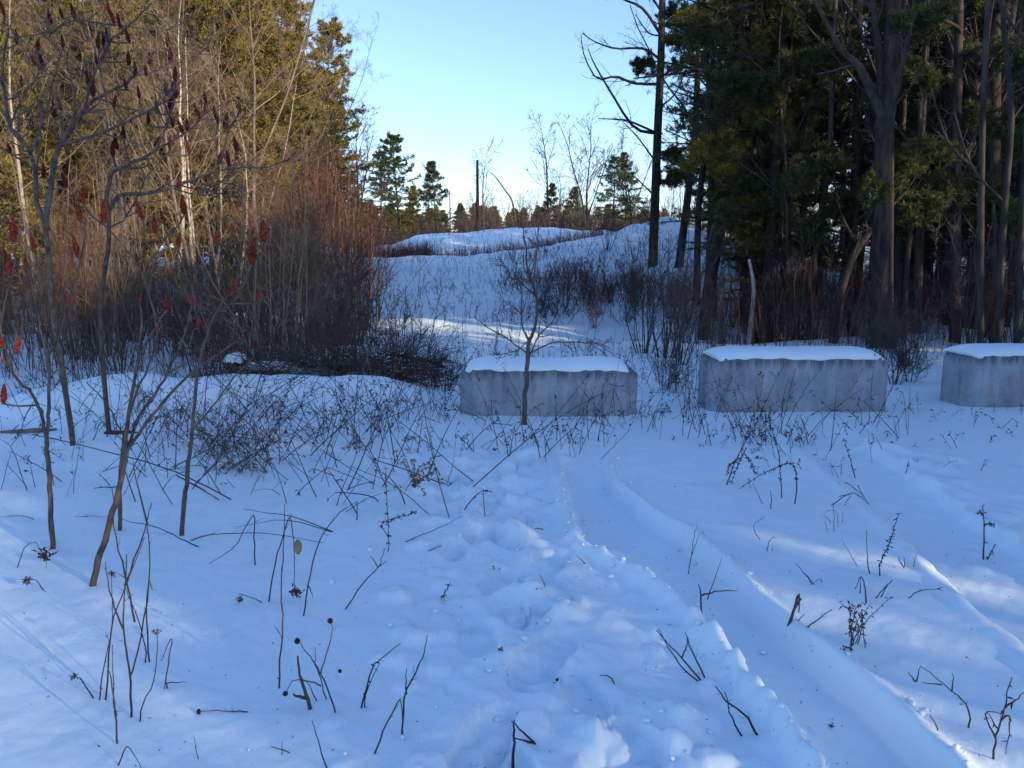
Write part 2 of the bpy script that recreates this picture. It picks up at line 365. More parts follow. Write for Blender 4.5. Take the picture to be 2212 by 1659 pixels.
def pine(seed, Ht, r, c0=.25, spread=3.0, gap=.5, nb=5, sub=10, tuft=6, m=8, L=.13, w=.014, needles='needles', bark='pine_bark', droop=0.0, dead=10, power=.8, side=None, thin=1.0):
    rng = np.random.default_rng(seed)
    K = 16; T = grow(rng, np.zeros((1, 3)), np.array([[rng.normal(0, .03), rng.normal(0, .03), 1.]]), np.array([Ht]), K, .025, .04)
    TR = (r*(1-np.linspace(0, 1, K)**1.1*.93))[None]; TR[:, 0] *= 1.25
    T[:, 0, 2] -= .3
    tm = MB(); tm.tubes(T, TR, 9)
    z = c0*Ht; S, D, Ls, Rs = [], [], [], []
    while z < Ht*.985:
        u = (z-c0*Ht)/(Ht-c0*Ht); n = rng.integers(nb-1, nb+2); a0 = rng.uniform(0, 6.28)
        f = z/Ht*(K-1); i = min(int(f), K-2); p = T[0, i]*(1-(f-i))+T[0, i+1]*(f-i)
        for j in range(n):
            if rng.random() > thin: continue
            a = a0+j*2*math.pi/n+rng.normal(0, .3)
            el = math.radians(-4+48*u**1.6+rng.normal(0, 7))-droop*(1-u)
            ln = spread*((1-u)**power*.92+.07)*rng.uniform(.55, 1.15)
            if u < .15: ln *= .75
            if side is not None: ln *= 1+side[1]*math.cos(a-side[0])
            if ln < .12: continue
            S.append(p); D.append((math.cos(a)*math.cos(el), math.sin(a)*math.cos(el), math.sin(el))); Ls.append(ln); Rs.append(max(.008, r*.30*(ln/spread)**.8))
        z += gap*rng.uniform(.65, 1.35)*(1-.35*u)
    S = np.array(S); D = np.array(D); Ls = np.array(Ls); Rs = np.array(Rs)
    B = grow(rng, S, D, Ls, 6, .07, .035); BR = Rs[:, None]*np.linspace(1, .3, 6)[None]
    bm = MB(); bm.tubes(B, BR, 4)
    if dead:
        n = int(dead*2); zz = rng.uniform(.08*Ht, max(c0, .14)*Ht, n); a = rng.uniform(0, 6.28, n)
        dp = np.stack([np.interp(zz, T[0, :, 2], T[0, :, 0]), np.interp(zz, T[0, :, 2], T[0, :, 1]), zz], 1)
        dd = np.stack([np.cos(a), np.sin(a), rng.normal(-.05, .2, n)], 1)
        DB = grow(rng, dp, dd, rng.uniform(.3, 1.5, n)*spread/3, 5, .12, .0); DR = np.full(n, .014)[:, None]*np.linspace(1, .25, 5)[None]
        bm.tubes(DB, DR, 3)
        q, qr = sprout(rng, DB, DR, 4, .3, .95, 50, 15, .4, .1, .5, 4, .2, 0, .5); bm.tubes(q, qr, 3)
    Q, QR = sprout(rng, B, BR, sub, .22, 1.0, 48, 12, .36, .14, .5, 4, .10, .05, .75, rmin=.004)
    bm.tubes(Q, QR, 3)
    nm = MB()
    for PP, tt in ((Q, tuft), (B, tuft)):
        n, Kp, _ = PP.shape; pi = np.repeat(np.arange(n), tt); t = rng.uniform(.25 if PP is Q else .55, 1.0, len(pi)); f = t*(Kp-1); i = np.minimum(f.astype(int), Kp-2); ww = (f-i)[:, None]
        pos = PP[pi, i]*(1-ww)+PP[pi, i+1]*ww; d = nrm(PP[pi, i+1]-PP[pi, i])
        needles_at(nm, rng, pos, d, m, L, w)
    return [('trunk', tm.mesh('pine_trunk', bark), False), ('branches', bm.mesh('pine_branches', bark), True), ('foliage', nm.mesh('pine_foliage', needles, False), True)]

def bare(seed, Ht, r, n1=18, n2=6, n3=5, n4=3, t0=.3, ang=45, lr=.42, up=.06, bark='grey_bark', twig='twig_tan', trunk_w=.04, lean=(0, 0), forks=0, rfloor=0):
    rng = np.random.default_rng(seed); K = 16
    T = grow(rng, np.zeros((1, 3)), np.array([[lean[0], lean[1], 1.]]), np.array([Ht]), K, trunk_w, .03)
    TR = (r*(1-np.linspace(0, 1, K)**1.2*.94))[None]; TR[:, 0] *= 1.3; T[:, 0, 2] -= .3
    tm = MB(); tm.tubes(T, TR, 8)
    if forks:
        Q0, R0 = sprout(rng, T, TR, forks, .12, .4, 22, 6, .85, .5, .8, 12, .05, .05); tm.tubes(Q0, R0, 7)
    bm = MB()
    A, AR = sprout(rng, T, TR, n1, t0, .97, ang, 10, lr, .3, .45, 8, .10, up, rmin=max(.006, rfloor*1.5))
    if forks:
        a2, ar2 = sprout(rng, Q0, R0, max(6, n1//2), .3, .97, ang, 10, lr, .3, .45, 8, .10, up, rmin=.006); A = np.concatenate([A, a2]); AR = np.concatenate([AR, ar2])
    bm.tubes(A, AR, 5)
    B, BR = sprout(rng, A, AR, n2, .15, .97, 42, 12, .45, .2, .55, 5, .13, up*.8, rmin=max(.005, rfloor)); bm.tubes(B, BR, 3)
    if n3:
        D, DR = sprout(rng, B, BR, n3, .15, 1, 42, 14, .5, .12, .6, 4, .16, up*.8, rmin=max(.004, rfloor*.8)); bm.tubes(D, DR, 3)
        if n4:
            E, ER = sprout(rng, D, DR, n4, .2, 1, 40, 14, .55, .09, .7, 3, .16, up, rmin=.0035); bm.tubes(E, ER, 3)
    return [('trunk', tm.mesh('tree_trunk', bark), False), ('branches', bm.mesh('tree_branches', twig), True)]


def shrub(seed, Ht, stems=14, n2=6, n3=5, spread=.35, r=.012, twig='twig_red', up=.05, t0=.25, wander=.07, n4=0, lr=.4, stem=None):
    rng = np.random.default_rng(seed); a = rng.uniform(0, 6.28, stems); s = rng.uniform(.05, 1, stems)*spread
    st = np.stack([np.cos(a)*s*.35, np.sin(a)*s*.35, np.full(stems, -.1)], 1)*Ht*.4; st[:, 2] = -.1
    P = grow(rng, st, np.stack([np.cos(a)*s, np.sin(a)*s, np.ones(stems)], 1), Ht*rng.uniform(.6, 1.08, stems), 9, wander, up)
    R = (r*rng.uniform(.6, 1.2, stems))[:, None]*np.linspace(1, .3, 9)[None]
    mb = MB(); mb.tubes(P, R, 5)
    tb = MB()
    A, AR = sprout(rng, P, R, n2, t0, .98, 36, 12, lr, .1, .55, 5, .12, up, rmin=.004); tb.tubes(A, AR, 3)
    if n3:
        B, BR = sprout(rng, A, AR, n3, .15, 1, 38, 14, .5, .08, .7, 4, .15, up, rmin=.0035); tb.tubes(B, BR, 3)
        if n4:
            D, DR = sprout(rng, B, BR, n4, .15, 1, 40, 14, .5, .06, .7, 3, .15, up, rmin=.003); tb.tubes(D, DR, 3)
    return [('stems', mb.mesh('shrub_stems', stem or twig), True), ('twigs', tb.mesh('shrub_twigs', twig), True)]

# ------------------------------------------------------------------ the ground
def build_ground():
    rad = [0.0, .35, .7]; rr = .95
    while rr < 420:
        rad.append(rr)
        k = .0066 if rr < 7 else (.015 if rr < 60 else .06)
        rr += max(rr*k, .010)
    rad = np.array(rad[1:])
    fr = np.radians(np.linspace(-40, 40, 390)); bk = np.radians(np.linspace(40, 320, 76)[1:-1]); th = np.concatenate([fr, bk])
    Rr, Th = np.meshgrid(rad, th, indexing='ij')
    x = Rr*np.sin(Th); y = Rr*np.cos(Th); z = H(x.ravel(), y.ravel()).reshape(x.shape)
    nR, nT = x.shape
    V = np.stack([x, y, z], -1).reshape(-1, 3)
    idx = np.arange(nR*nT).reshape(nR, nT); nx = np.roll(idx, -1, 1)
    q = np.stack([idx[:-1], idx[1:], nx[1:], nx[:-1]], -1).reshape(-1, 4)[:, ::-1]
    mb = MB(); mb.add(V, q)
    mb.add([[0, 0, hz(0, 0)]], np.zeros((0, 4)))
    c = len(V); tri = np.stack([np.full(nT, c), np.roll(idx[0], -1), idx[0]], -1)
    mb.f.append(tri)
    o = single('snow_ground', mb.mesh('snow_ground', 'snow'), 'snow covered clearing with wheel ruts, footprints and a low hill', None, kind='structure')
    return o
build_ground()

# ------------------------------------------------------------------ concrete barrier blocks
def block_mesh(seed, L=1.83, W=.61, Ht=.62, ch=.135, cd=.13):
    """cast block: plan with broad splayed corners, top arris rounded at the ends, edges chipped"""
    rng = np.random.default_rng(seed)
    hl, hw = L/2, W/2
    plan = [(-hl, -hw+cd), (-hl+ch, -hw), (hl-ch, -hw), (hl, -hw+cd), (hl, hw-cd), (hl-ch, hw), (-hl+ch, hw), (-hl, hw-cd)]
    pts = []
    for i in range(len(plan)):
        a, b = np.array(plan[i]), np.array(plan[(i+1) % len(plan)]); n = max(2, int(np.linalg.norm(b-a)/.03))
        for k in range(n): pts.append(a+(b-a)*k/n)
    pts = np.array(pts); n = len(pts)
    zs = [-.25] + list(np.linspace(0, Ht-.03, 16)) + [Ht-.012, Ht]
    V = []
    nearest_edge = np.minimum.reduce([np.linalg.norm(pts-np.array(p), axis=1) for p in plan])
    for z in zs:
        off = fbm(pts[:, 0]*9+seed*3.1, np.full(n, z*9)+pts[:, 1]*4, 3, seed)*.006
        chip = np.maximum(0, fbm(pts[:, 0]*6+seed*7, np.full(n, z*7)+pts[:, 1]*5, 3, seed+5)-.12)*.09*np.exp(-(nearest_edge/.035)**2)
        if z == Ht: off = off-.016-np.maximum(0, vn(pts[:, 0]*14, pts[:, 1]*14, seed))*.02
        elif z > Ht-.02: off = off-.004
        nr = nrm(np.stack([pts[:, 0]/hl/3, pts[:, 1]/hw], 1)); q = pts+nr*(off-chip)[:, None]
        zz = np.full(n, z)
        if z > .5*Ht:   # ends sag where the form leaked
            e = np.clip((np.abs(pts[:, 0])-(hl-ch*.8))/(ch*.8), 0, 1); zz = zz-.055*e*e*((z-.5*Ht)/(.5*Ht))**4
        V.append(np.column_stack([q, zz]))
    V = np.concatenate(V); K = len(zs); idx = np.arange(K*n).reshape(K, n); nx = np.roll(idx, -1, 1)
    mb = MB(); mb.add(V, np.stack([idx[:-1], nx[:-1], nx[1:], idx[1:]], -1).reshape(-1, 4))
    mb.f.append(idx[-1][None])
    return mb.mesh('concrete_block', 'concrete', False)
def snow_cap_mesh(seed, L=1.5, W=.58, Ht=.075, dip=.5):
    rng = np.random.default_rng(seed); nu, nv = 90, 26
    u = np.linspace(-1, 1, nu); v = np.linspace(-1, 1, nv); U, Vv = np.meshgrid(u, v, indexing='ij')
    edge_ = (1-np.abs(U)**12)*(1-np.abs(Vv)**2.6)
    wob = 1+.05*fbm(U*3+seed, Vv*2, 3, seed)
    x = U*L/2*(1+.012*fbm(Vv*3, U*0+seed, 2, seed+1)); y = Vv*W/2*(1+.03*fbm(U*4, Vv*0+seed, 3, seed+2))
    prof = np.clip(edge_, 0, 1)**.5
    ridge = 1+.22*fbm(U*1.6+seed*2, Vv*.6, 3, seed+3) - dip*np.exp(-((U-.05)/.16)**2)*.5
    z = Ht*prof*ridge*wob - .012*(1-edge_)
    idx = np.arange(nu*nv).reshape(nu, nv)
    mb = MB(); mb.add(np.stack([x, y, z], -1).reshape(-1, 3), np.stack([idx[:-1, :-1], idx[1:, :-1], idx[1:, 1:], idx[:-1, 1:]], -1).reshape(-1, 4))
    b = np.concatenate([idx[0], idx[1:, -1], idx[-1, -2::-1], idx[-2:0:-1, 0]])   # skirt down to the concrete
    top = mb.v[0][b].copy(); lo = top.copy(); lo[:, 2] = -.03; lo[:, :2] *= .97
    n0 = mb.n; m = len(b); mb.add(lo, np.zeros((0, 4))); k = np.arange(m)
    mb.f.append(np.stack([b, b[(k+1) % m], n0+(k+1) % m, n0+k], -1))
    return mb.mesh('snow_cap', 'snow')
BLK = [
    ('concrete block behind a bare sapling, leftmost of the three, grey and unstreaked', 1188, 8.05, -1.0, .50, 1.80, 'left'),
    ('concrete block with dark run-off streaks, middle one of the three', 1740, 8.02, 1.5, .535, 1.83, 'middle'),
    ('concrete block with a splayed pale end, cut off by the right picture edge', 2290, 8.35, 3.0, .53, 1.83, 'right')]
for i, (lab, px, Y, rz, top, L, wh) in enumerate(BLK):
    x = (px-1106)/F*math.hypot(Y-.3, 0)*1.0
    z = hz(x, Y-.3) - (.03 if i == 0 else 0)
    bz = z-(.62-top)+.0
    o = single('concrete_block', block_mesh(3+i, L=L), lab, 'concrete block', (x, Y, bz), 'concrete barrier blocks', rz=math.radians(rz))
    cap = single('snow_cap', snow_cap_mesh(5+i, L=L-.16, W=.61, Ht=[.082, .086, .08][i], dip=[.1, .3, .15][i]),
                 'smooth cap of snow lying on the %s concrete block' % {'left': 'leftmost', 'middle': 'middle', 'right': 'rightmost'}[wh], 'snow', (x-.02, Y+.005, bz+.62), 'snow caps on the blocks', rz=math.radians(rz))

# ------------------------------------------------------------------ hand-traced stems
def lift(pts, Y, rng, wob=.0, foot=None):
    """photo points to a line in space round the depth Y, wandering to and fro in depth"""
    n = len(pts); w = np.cumsum(rng.normal(0, wob, n)); w -= w[0]
    return at([p[0] for p in pts], [p[1] for p in pts], np.full(n, Y)+w)
def smooth_line(P, K):
    P = np.asarray(P, float)
    if len(P) == 2: return P[0]+(P[1]-P[0])*np.linspace(0, 1, K)[:, None]
    Q = np.concatenate([[2*P[0]-P[1]], P, [2*P[-1]-P[-2]]]); s = np.linspace(0, len(P)-1-1e-6, K); out = []
    for t in s:
        i = int(t); f = t-i; a, b, c, d = Q[i:i+4]
        out.append(.5*((2*b)+(-a+c)*f+(2*a-5*b+4*c-d)*f*f+(-a+3*b-3*c+d)*f**3))
    return np.array(out)

def fruit_mesh(seed, mname):
    """upright pointed cluster of fuzzy berries"""
    rng = np.random.default_rng(seed); mb = MB()
    n = 150; t = rng.random(n)**.9; a = rng.uniform(0, 6.28, n)
    prof = .17*np.sin(np.pi*np.clip(t*.93+.05, 0, 1))**.75*(1.05-.62*t); prof *= rng.uniform(.75, 1.1, n)
    bend = .10*(t**2)
    c = np.stack([prof*np.cos(a)+bend, prof*np.sin(a), t], 1)
    # each berry: a small octahedron
    r = rng.uniform(.035, .062, n)
    o = np.array([[1, 0, 0], [-1, 0, 0], [0, 1, 0], [0, -1, 0], [0, 0, 1.4], [0, 0, -1]])
    rot = rng.uniform(0, 6.28, n)
    ov = np.stack([o[None, :, 0]*np.cos(rot)[:, None]-o[None, :, 1]*np.sin(rot)[:, None], o[None, :, 0]*np.sin(rot)[:, None]+o[None, :, 1]*np.cos(rot)[:, None], np.broadcast_to(o[None, :, 2], (n, 6))], -1)
    V = c[:, None]+ov*r[:, None, None]
    f = np.array([[0, 2, 4], [2, 1, 4], [1, 3, 4], [3, 0, 4], [2, 0, 5], [1, 2, 5], [3, 1, 5], [0, 3, 5]])
    mb.add(V.reshape(-1, 3), (f[None]+np.arange(n)[:, None, None]*6).reshape(-1, 3))
    tt = np.linspace(0, 1, 9); mb.tubes(np.stack([.1*tt**2, 0*tt, tt], 1), .12*np.sin(np.pi*(tt*.9+.06))**.8*(1.05-.6*tt), 7)
    return mb.mesh('fruit_cluster', mname, False)
FR = [fruit_mesh(40+i, 'fruit_red') for i in range(3)]; FD = [fruit_mesh(50+i, 'fruit_aged_shade') for i in range(3)]
frng = random.Random(4)

def traced_tree(name, label, cat, base_px, Y, main, limbs, r, cones=(), cone_len=42, dark=False, bark='sumac_bark', twigs=0, twig_len=.3, wob=.02, seed=1, min_r=.004, taper=.35, stub='twig'):
    """main: [(crop, pts, r0, r1)], limbs the same; first line is the trunk"""
    rng = np.random.default_rng(seed)
    g = ground(*base_px) if Y is None else None
    if Y is None: Y = g[1]
    bx, by = at(base_px[0], base_px[1], Y)[:2]; base = np.array([bx, Y, hz(bx, Y)])
    t = thing(name, label, cat, base)
    allP, allR = [], []
    pts2 = []
    nodes = []
    for k, (c, pts, r0, r1) in enumerate(main+limbs):
        T = crop(c, pts) if c != 'P' else pts
        L = lift(T, Y, rng, wob)
        if k > 0 and nodes:   # start where the parent limb is
            arr = np.array([q[:2] for q in nodes]); j = np.argmin(np.hypot(arr[:, 0]-T[0][0], arr[:, 1]-T[0][1]))
            if np.hypot(arr[j, 0]-T[0][0], arr[j, 1]-T[0][1]) < 40:
                dY = nodes[j][2]-L[0, 1]; L = at([q[0] for q in T], [q[1] for q in T], L[:, 1]+dY)
                L[0] = nodes[j][3]
        else:
            L[0, 2] = base[2]-.12
        K = max(8, 3*len(pts)); S = smooth_line(L, K)
        S[1:-1] += rng.normal(0, .0025*Y/4.5, (K-2, 3))
        R = np.linspace(r0, r1, K)*rng.uniform(.93, 1.07, K)
        px = smooth_line(np.array([[q[0], q[1], 0] for q in T]), K)
        for j in range(K): nodes.append((px[j, 0], px[j, 1], S[j, 1], S[j]))
        allP.append(S-base); allR.append(R)
        R = R*.7; mb = MB(); mb.tubes(S-base, R, 8 if k < len(main) else 6)
        part('trunk' if k < len(main) else 'limb', mb.mesh(name+'_limb', bark), t)
    arr = np.array([q[:2] for q in nodes])
    sb = MB()
    for (c, x, y, *o) in cones:
        (X, Yp), = crop(c, [(x, y)]); ln = (o[0] if o else cone_len)*frng.uniform(.7, 1.1)*(.82 if dark else .95)
        bot = (X+frng.uniform(-3, 3), Yp+ln*.5)
        dd = np.hypot(arr[:, 0]-bot[0], arr[:, 1]-bot[1])+np.where(arr[:, 1] < bot[1]-5, 60, 0); j = np.argmin(dd)
        yy = nodes[j][2]+rng.normal(0, .06)
        pb = at(bot[0], bot[1], yy); mpx = ((arr[j, 0]+bot[0])/2+np.sign(bot[0]-arr[j, 0])*dd[j]*.08, (arr[j, 1]+bot[1])/2+dd[j]*.05)
        mid = at(mpx[0], mpx[1], (yy+nodes[j][2])/2)
        S = smooth_line([nodes[j][3], mid, pb, pb+(pb-mid)*.03], 8)
        sb.tubes(S-base, np.linspace(.0065, .0045, 8)*Y/5.0, 5)
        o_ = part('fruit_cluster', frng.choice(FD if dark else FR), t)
        sc = ln/F*yy; o_.location = [float(q) for q in (pb-base)]; o_.scale = (sc*frng.uniform(.75, 1.1),)*2+(sc,)
        o_.rotation_euler = (frng.uniform(-.25, .25), frng.uniform(-.3, .15), frng.uniform(0, 6.28))
    if twigs:
        for S, R in zip(allP[len(main):], allR[len(main):]):
            q, qr = sprout(rng, S[None], R[None], twigs, .25, 1.0, 48, 14, .28, twig_len*.5, .5, 5, .14, .10, .3, rmin=.003); sb.tubes(q, qr, 4)
            q2, qr2 = sprout(rng, q, qr, 2, .3, 1.0, 45, 14, .5, twig_len*.3, .6, 4, .16, .08, .3, rmin=.0025); sb.tubes(q2, qr2, 3)
    if sb.v: part('twigs', sb.mesh(name+'_twigs', bark), t, True)
    return t

traced_tree('sumac', 'slender sumac at far left with forked pale stem and red fruit cones', 'sumac', (112, 1182), None,
    [('A', [(255, 588), (250, 470), (242, 300), (232, 150), (226, 60)], .021, .016)],
    [('A', [(226, 60), (212, -20), (195, -90)], .013, .011), ('D', [(250, 1390), (215, 1240), (130, 1150), (60, 1060), (20, 1000)], .012, .009),
     ('A', [(228, 62), (234, -30), (238, -120)], .014, .012), ('D', [(315, 1350), (318, 1120), (305, 1000), (270, 830), (240, 680), (195, 440)], .012, .006),
     ('D', [(308, 1010), (370, 880), (410, 740), (470, 520), (520, 400), (548, 200), (555, 90)], .010, .005), ('D', [(250, 700), (268, 560), (258, 440), (236, 320)], .006, .0045),
     ('D', [(330, 860), (400, 700), (440, 640)], .006, .0045), ('D', [(60, 1060), (30, 900), (0, 800)], .007, .005), ('D', [(-40, 800), (40, 590), (85, 470)], .009, .005), ('D', [(75, 480), (95, 330), (97, 240)], .006, .0045)],
    .02, [('D', 25, 1220, 60), ('D', 32, 985), ('D', 112, 905, 56), ('D', 15, 875), ('D', 180, 370, 36), ('D', 225, 250, 44), ('D', 525, 40, 46), ('D', 510, 265, 44), ('D', 455, 630, 24), ('D', 65, 390, 60), ('D', 85, 165, 52), ('D', 45, 320, 36)], seed=3)
traced_tree('sumac', 'leaning sumac in front, splitting into three long red-tipped branches', 'sumac', (190, 1262), None,
    [('A', [(428, 772), (470, 670), (510, 560), (540, 440), (575, 320), (600, 200), (608, 130)], .024, .017)],
    [('D', [(815, 1640), (830, 1400), (870, 1150), (900, 980), (915, 800), (915, 670)], .013, .006), ('D', [(905, 975), (1000, 800), (1075, 690)], .008, .005),
     ('D', [(820, 1640), (880, 1420), (1000, 1230), (1080, 1100), (1150, 960), (1210, 790), (1240, 670)], .012, .005), ('D', [(1190, 900), (1225, 930), (1250, 810)], .006, .0045),
     ('D', [(828, 1610), (960, 1400), (1100, 1230), (1250, 1080), (1400, 980), (1535, 880)], .012, .006), ('D', [(1090, 1090), (1180, 1035), (1290, 985)], .008, .006)],
    .02, [('D', 910, 612, 26), ('D', 1092, 632, 40), ('D', 1240, 618, 30), ('D', 1272, 760, 28), ('D', 1555, 868, 26)], seed=5)
traced_tree('sumac', 'thin straight sumac stem standing just behind the leaning one', 'sumac', (258, 1145), None,
    [('A', [(577, 508), (582, 330), (598, 130), (603, 50)], .019, .014)],
    [('D', [(800, 1500), (870, 1250), (960, 1050), (1020, 890), (1036, 840)], .010, .006), ('D', [(1015, 890), (1000, 700), (960, 540), (920, 420), (820, 290), (690, 140)], .009, .005),
     ('D', [(920, 420), (930, 250), (930, 100)], .006, .0045), ('D', [(975, 560), (1010, 330), (1090, 190)], .006, .0045), ('D', [(800, 1480), (700, 1300), (560, 1150)], .006, .004)],
    .02, [('D', 1040, 815, 36), ('D', 670, 50, 48), ('D', 925, 30, 44), ('D', 1070, 80, 46), ('D', 1010, 130, 36), ('D', 895, 340, 30), ('E', 535, 1255, 42), ('E', 1185, 1330, 40)], seed=7)
traced_tree('sumac', 'straight dark-stemmed sumac, rightmost of the front four, branching towards the clearing', 'sumac', (390, 1160), None,
    [('A', [(875, 545), (890, 400), (905, 280), (920, 150), (934, 20)], .021, .016)],
    [('D', [(1240, 1450), (1275, 1150), (1300, 1000), (1340, 850), (1390, 720), (1470, 590)], .013, .006), ('D', [(1390, 720), (1520, 620), (1620, 430), (1690, 310), (1718, 240)], .008, .005),
     ('D', [(1275, 1420), (1400, 1280), (1530, 1100), (1650, 980)], .008, .005), ('D', [(1345, 800), (1240, 540), (1165, 320)], .007, .005), ('D', [(1180, 560), (1300, 390), (1400, 290)], .006, .0045)],
    .02, [('D', 1480, 590, 34), ('D', 1500, 520, 44), ('D', 1640, 310, 52), ('D', 1712, 170, 48), ('D', 1155, 230, 48), ('D', 1405, 220, 40), ('D', 1390, 555, 26), ('D', 1670, 590, 32), ('D', 1640, 900, 20)], seed=9)
traced_tree('sumac', 'tall crooked sumac with many dark maroon cones filling the upper left', 'sumac', (150, 868), 6.6,
    [('D', [(450, 1280), (395, 1000), (340, 700), (320, 400), (300, 170)], .034, .026)],
    [('E', [(300, 1500), (310, 1330), (345, 1130), (380, 950), (480, 810), (560, 690), (620, 640), (780, 560), (870, 500), (1000, 330)], .034, .010), ('E', [(300, 1480), (240, 1300), (230, 1120), (180, 960), (70, 820), (30, 600), (20, 400), (60, 180)], .030, .010),
     ('E', [(560, 690), (600, 500), (680, 330), (740, 240), (870, 140), (980, 20)], .016, .007), ('E', [(380, 950), (600, 880), (800, 800), (1000, 700), (1110, 620), (1130, 530)], .018, .007),
     ('E', [(70, 820), (140, 640), (230, 520), (260, 430)], .012, .006), ('E', [(200, 990), (270, 800), (320, 640), (350, 500), (400, 320)], .014, .006), ('E', [(30, 600), (-20, 400), (20, 150)], .012, .006),
     ('E', [(480, 810), (480, 620), (440, 430), (330, 250), (300, 120)], .012, .006), ('E', [(600, 500), (640, 420), (700, 300), (710, 130)], .009, .005), ('E', [(330, 250), (480, 130), (640, 150), (800, 170), (1080, 190), (1300, 90)], .010, .005),
     ('E', [(60, 260), (150, 240), (330, 200), (480, 90)], .010, .005), ('E', [(870, 500), (990, 470), (1140, 410), (1110, 330)], .010, .005), ('E', [(130, 880), (130, 700), (110, 560)], .008, .005), ('E', [(350, 1000), (420, 900), (400, 760)], .008, .005)],
    .03, [('E', x, y, 38) for x, y in [(30, 60), (710, 60), (780, 140), (735, 120), (480, 75), (340, 110), (400, 85), (100, 240), (250, 290), (400, 270), (630, 265), (705, 240), (680, 265), (830, 235), (835, 380), (980, 390), (880, 445), (940, 455), (650, 405), (235, 390), (268, 405), (575, 510), (130, 530), (905, 600), (825, 550), (610, 580), (730, 660), (395, 680), (350, 715), (70, 960), (270, 1110), (420, 1080), (440, 1170)]],
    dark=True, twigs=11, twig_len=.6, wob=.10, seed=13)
traced_tree('sumac', 'sprawling sumac with a long low arching limb and dark cones, behind the front stems', 'sumac', (232, 862), 6.9,
    [('E', [(690, 2560), (660, 2250), (650, 1980), (680, 1750), (710, 1500), (690, 1300)], .033, .026)],
    [('E', [(692, 1330), (780, 1265), (1000, 1245), (1150, 1200), (1300, 1150), (1420, 1060), (1480, 850), (1560, 700)], .030, .008), ('E', [(690, 1300), (720, 1130), (830, 1060), (1000, 980), (1110, 720), (1130, 600), (1150, 470)], .026, .008),
     ('E', [(1000, 980), (1200, 860), (1340, 720), (1330, 650)], .012, .006), ('E', [(1110, 720), (1090, 520), (1080, 320)], .010, .006), ('E', [(1420, 1060), (1400, 900), (1410, 780)], .010, .006), ('E', [(830, 1060), (810, 950), (760, 800), (720, 640)], .012, .006),
     ('E', [(1150, 1200), (1330, 1230), (1480, 1130), (1540, 1000)], .010, .006), ('E', [(700, 1480), (820, 1400), (950, 1150), (1080, 1000)], .012, .006), ('E', [(1130, 600), (1250, 400), (1370, 250), (1390, 0)], .010, .005), ('E', [(1300, 1150), (1500, 1090), (1700, 1090), (1850, 1040)], .010, .005)],
    .03, [('E', x, y, 38) for x, y in [(1080, 260), (1110, 360), (1140, 480), (1080, 570), (1115, 570), (1150, 595), (1105, 660), (1335, 630), (1325, 700), (1290, 730), (1405, 745), (1460, 785), (1025, 700), (955, 770), (1190, 830), (1212, 810), (1130, 790), (800, 860), (760, 920), (735, 970), (1020, 930), (1100, 930), (1225, 960), (1540, 940), (1400, 930), (1410, 1030), (1480, 1030), (1150, 1190)]],
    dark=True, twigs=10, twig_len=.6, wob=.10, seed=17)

# sapling before the first block
traced_tree('sapling', 'bare forked sapling growing in front of the leftmost concrete block', 'sapling', (1133, 912), 7.35,
    [('F', [(1410, 1410), (1412, 1250), (1425, 1050), (1438, 880)], .036, .026)],
    [('F', [(1438, 880), (1480, 780), (1490, 650), (1470, 540), (1430, 420), (1418, 270), (1398, 150), (1390, 40)], .024, .006), ('F', [(1438, 880), (1400, 800), (1385, 680), (1390, 560), (1350, 440)], .017, .006), ('F', [(1470, 540), (1478, 400), (1500, 200), (1510, 100)], .014, .005),
     ('F', [(1430, 960), (1300, 870), (1160, 790), (1080, 720)], .012, .005), ('F', [(1436, 1010), (1500, 850), (1600, 740), (1650, 640)], .012, .005), ('F', [(1440, 985), (1560, 905), (1700, 890), (1870, 895), (1960, 930)], .012, .005), ('F', [(1490, 650), (1560, 520), (1640, 380)], .008, .004), ('F', [(1390, 560), (1300, 420), (1230, 330)], .007, .004), ('F', [(1445, 900), (1320, 960), (1180, 970)], .007, .004)],
    .03, bark='sapling_bark', twigs=8, twig_len=.25, wob=.03, seed=21)

# ------------------------------------------------------------------ woods: prototypes
PN = [pine(101, 13, .17, .22, 3.0, .50, needles='needles', tuft=5), pine(102, 15, .20, .30, 3.4, .55, needles='needles'), pine(103, 11, .14, .15, 2.6, .45, needles='needles')]
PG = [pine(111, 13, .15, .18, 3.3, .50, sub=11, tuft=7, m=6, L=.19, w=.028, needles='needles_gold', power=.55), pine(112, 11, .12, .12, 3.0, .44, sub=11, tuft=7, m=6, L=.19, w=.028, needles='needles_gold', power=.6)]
PF = [pine(121, 13, .17, .34, 4.3, .95, nb=5, sub=14, tuft=6, m=4, L=.26, w=.05, needles='needles', dead=6, power=.75), pine(122, 10, .14, .22, 3.3, .75, nb=5, sub=11, tuft=4, m=5, L=.28, w=.05, needles='needles', dead=4), pine(123, 9, .13, .05, 2.6, .55, sub=6, tuft=4, m=5, L=.30, w=.06, needles='needles_gold', dead=0)]
BT = [bare(131, 12, .085, 20, 6, 5, 3), bare(132, 10, .065, 18, 6, 5, 3, forks=2), bare(133, 13, .095, 22, 6, 5, 3, t0=.4, forks=1), bare(134, 9, .055, 16, 6, 4, 3, t0=.25, ang=35)]
BF = [bare(136, 9, .11, 15, 5, 4, 0, t0=.4, ang=38, rfloor=.016, twig='twig_dark', bark='dark_bark'), bare(137, 9, .10, 18, 5, 5, 0, t0=.3, ang=42, rfloor=.014, twig='twig_dark', bark='dark_bark', forks=2)]
BP = [bare(141, 11, .075, 18, 6, 5, 3, bark='pale_bark', twig='twig_tan', trunk_w=.06, t0=.3), bare(142, 9, .065, 16, 6, 5, 3, bark='pale_bark', twig='twig_tan', trunk_w=.08, forks=1)]
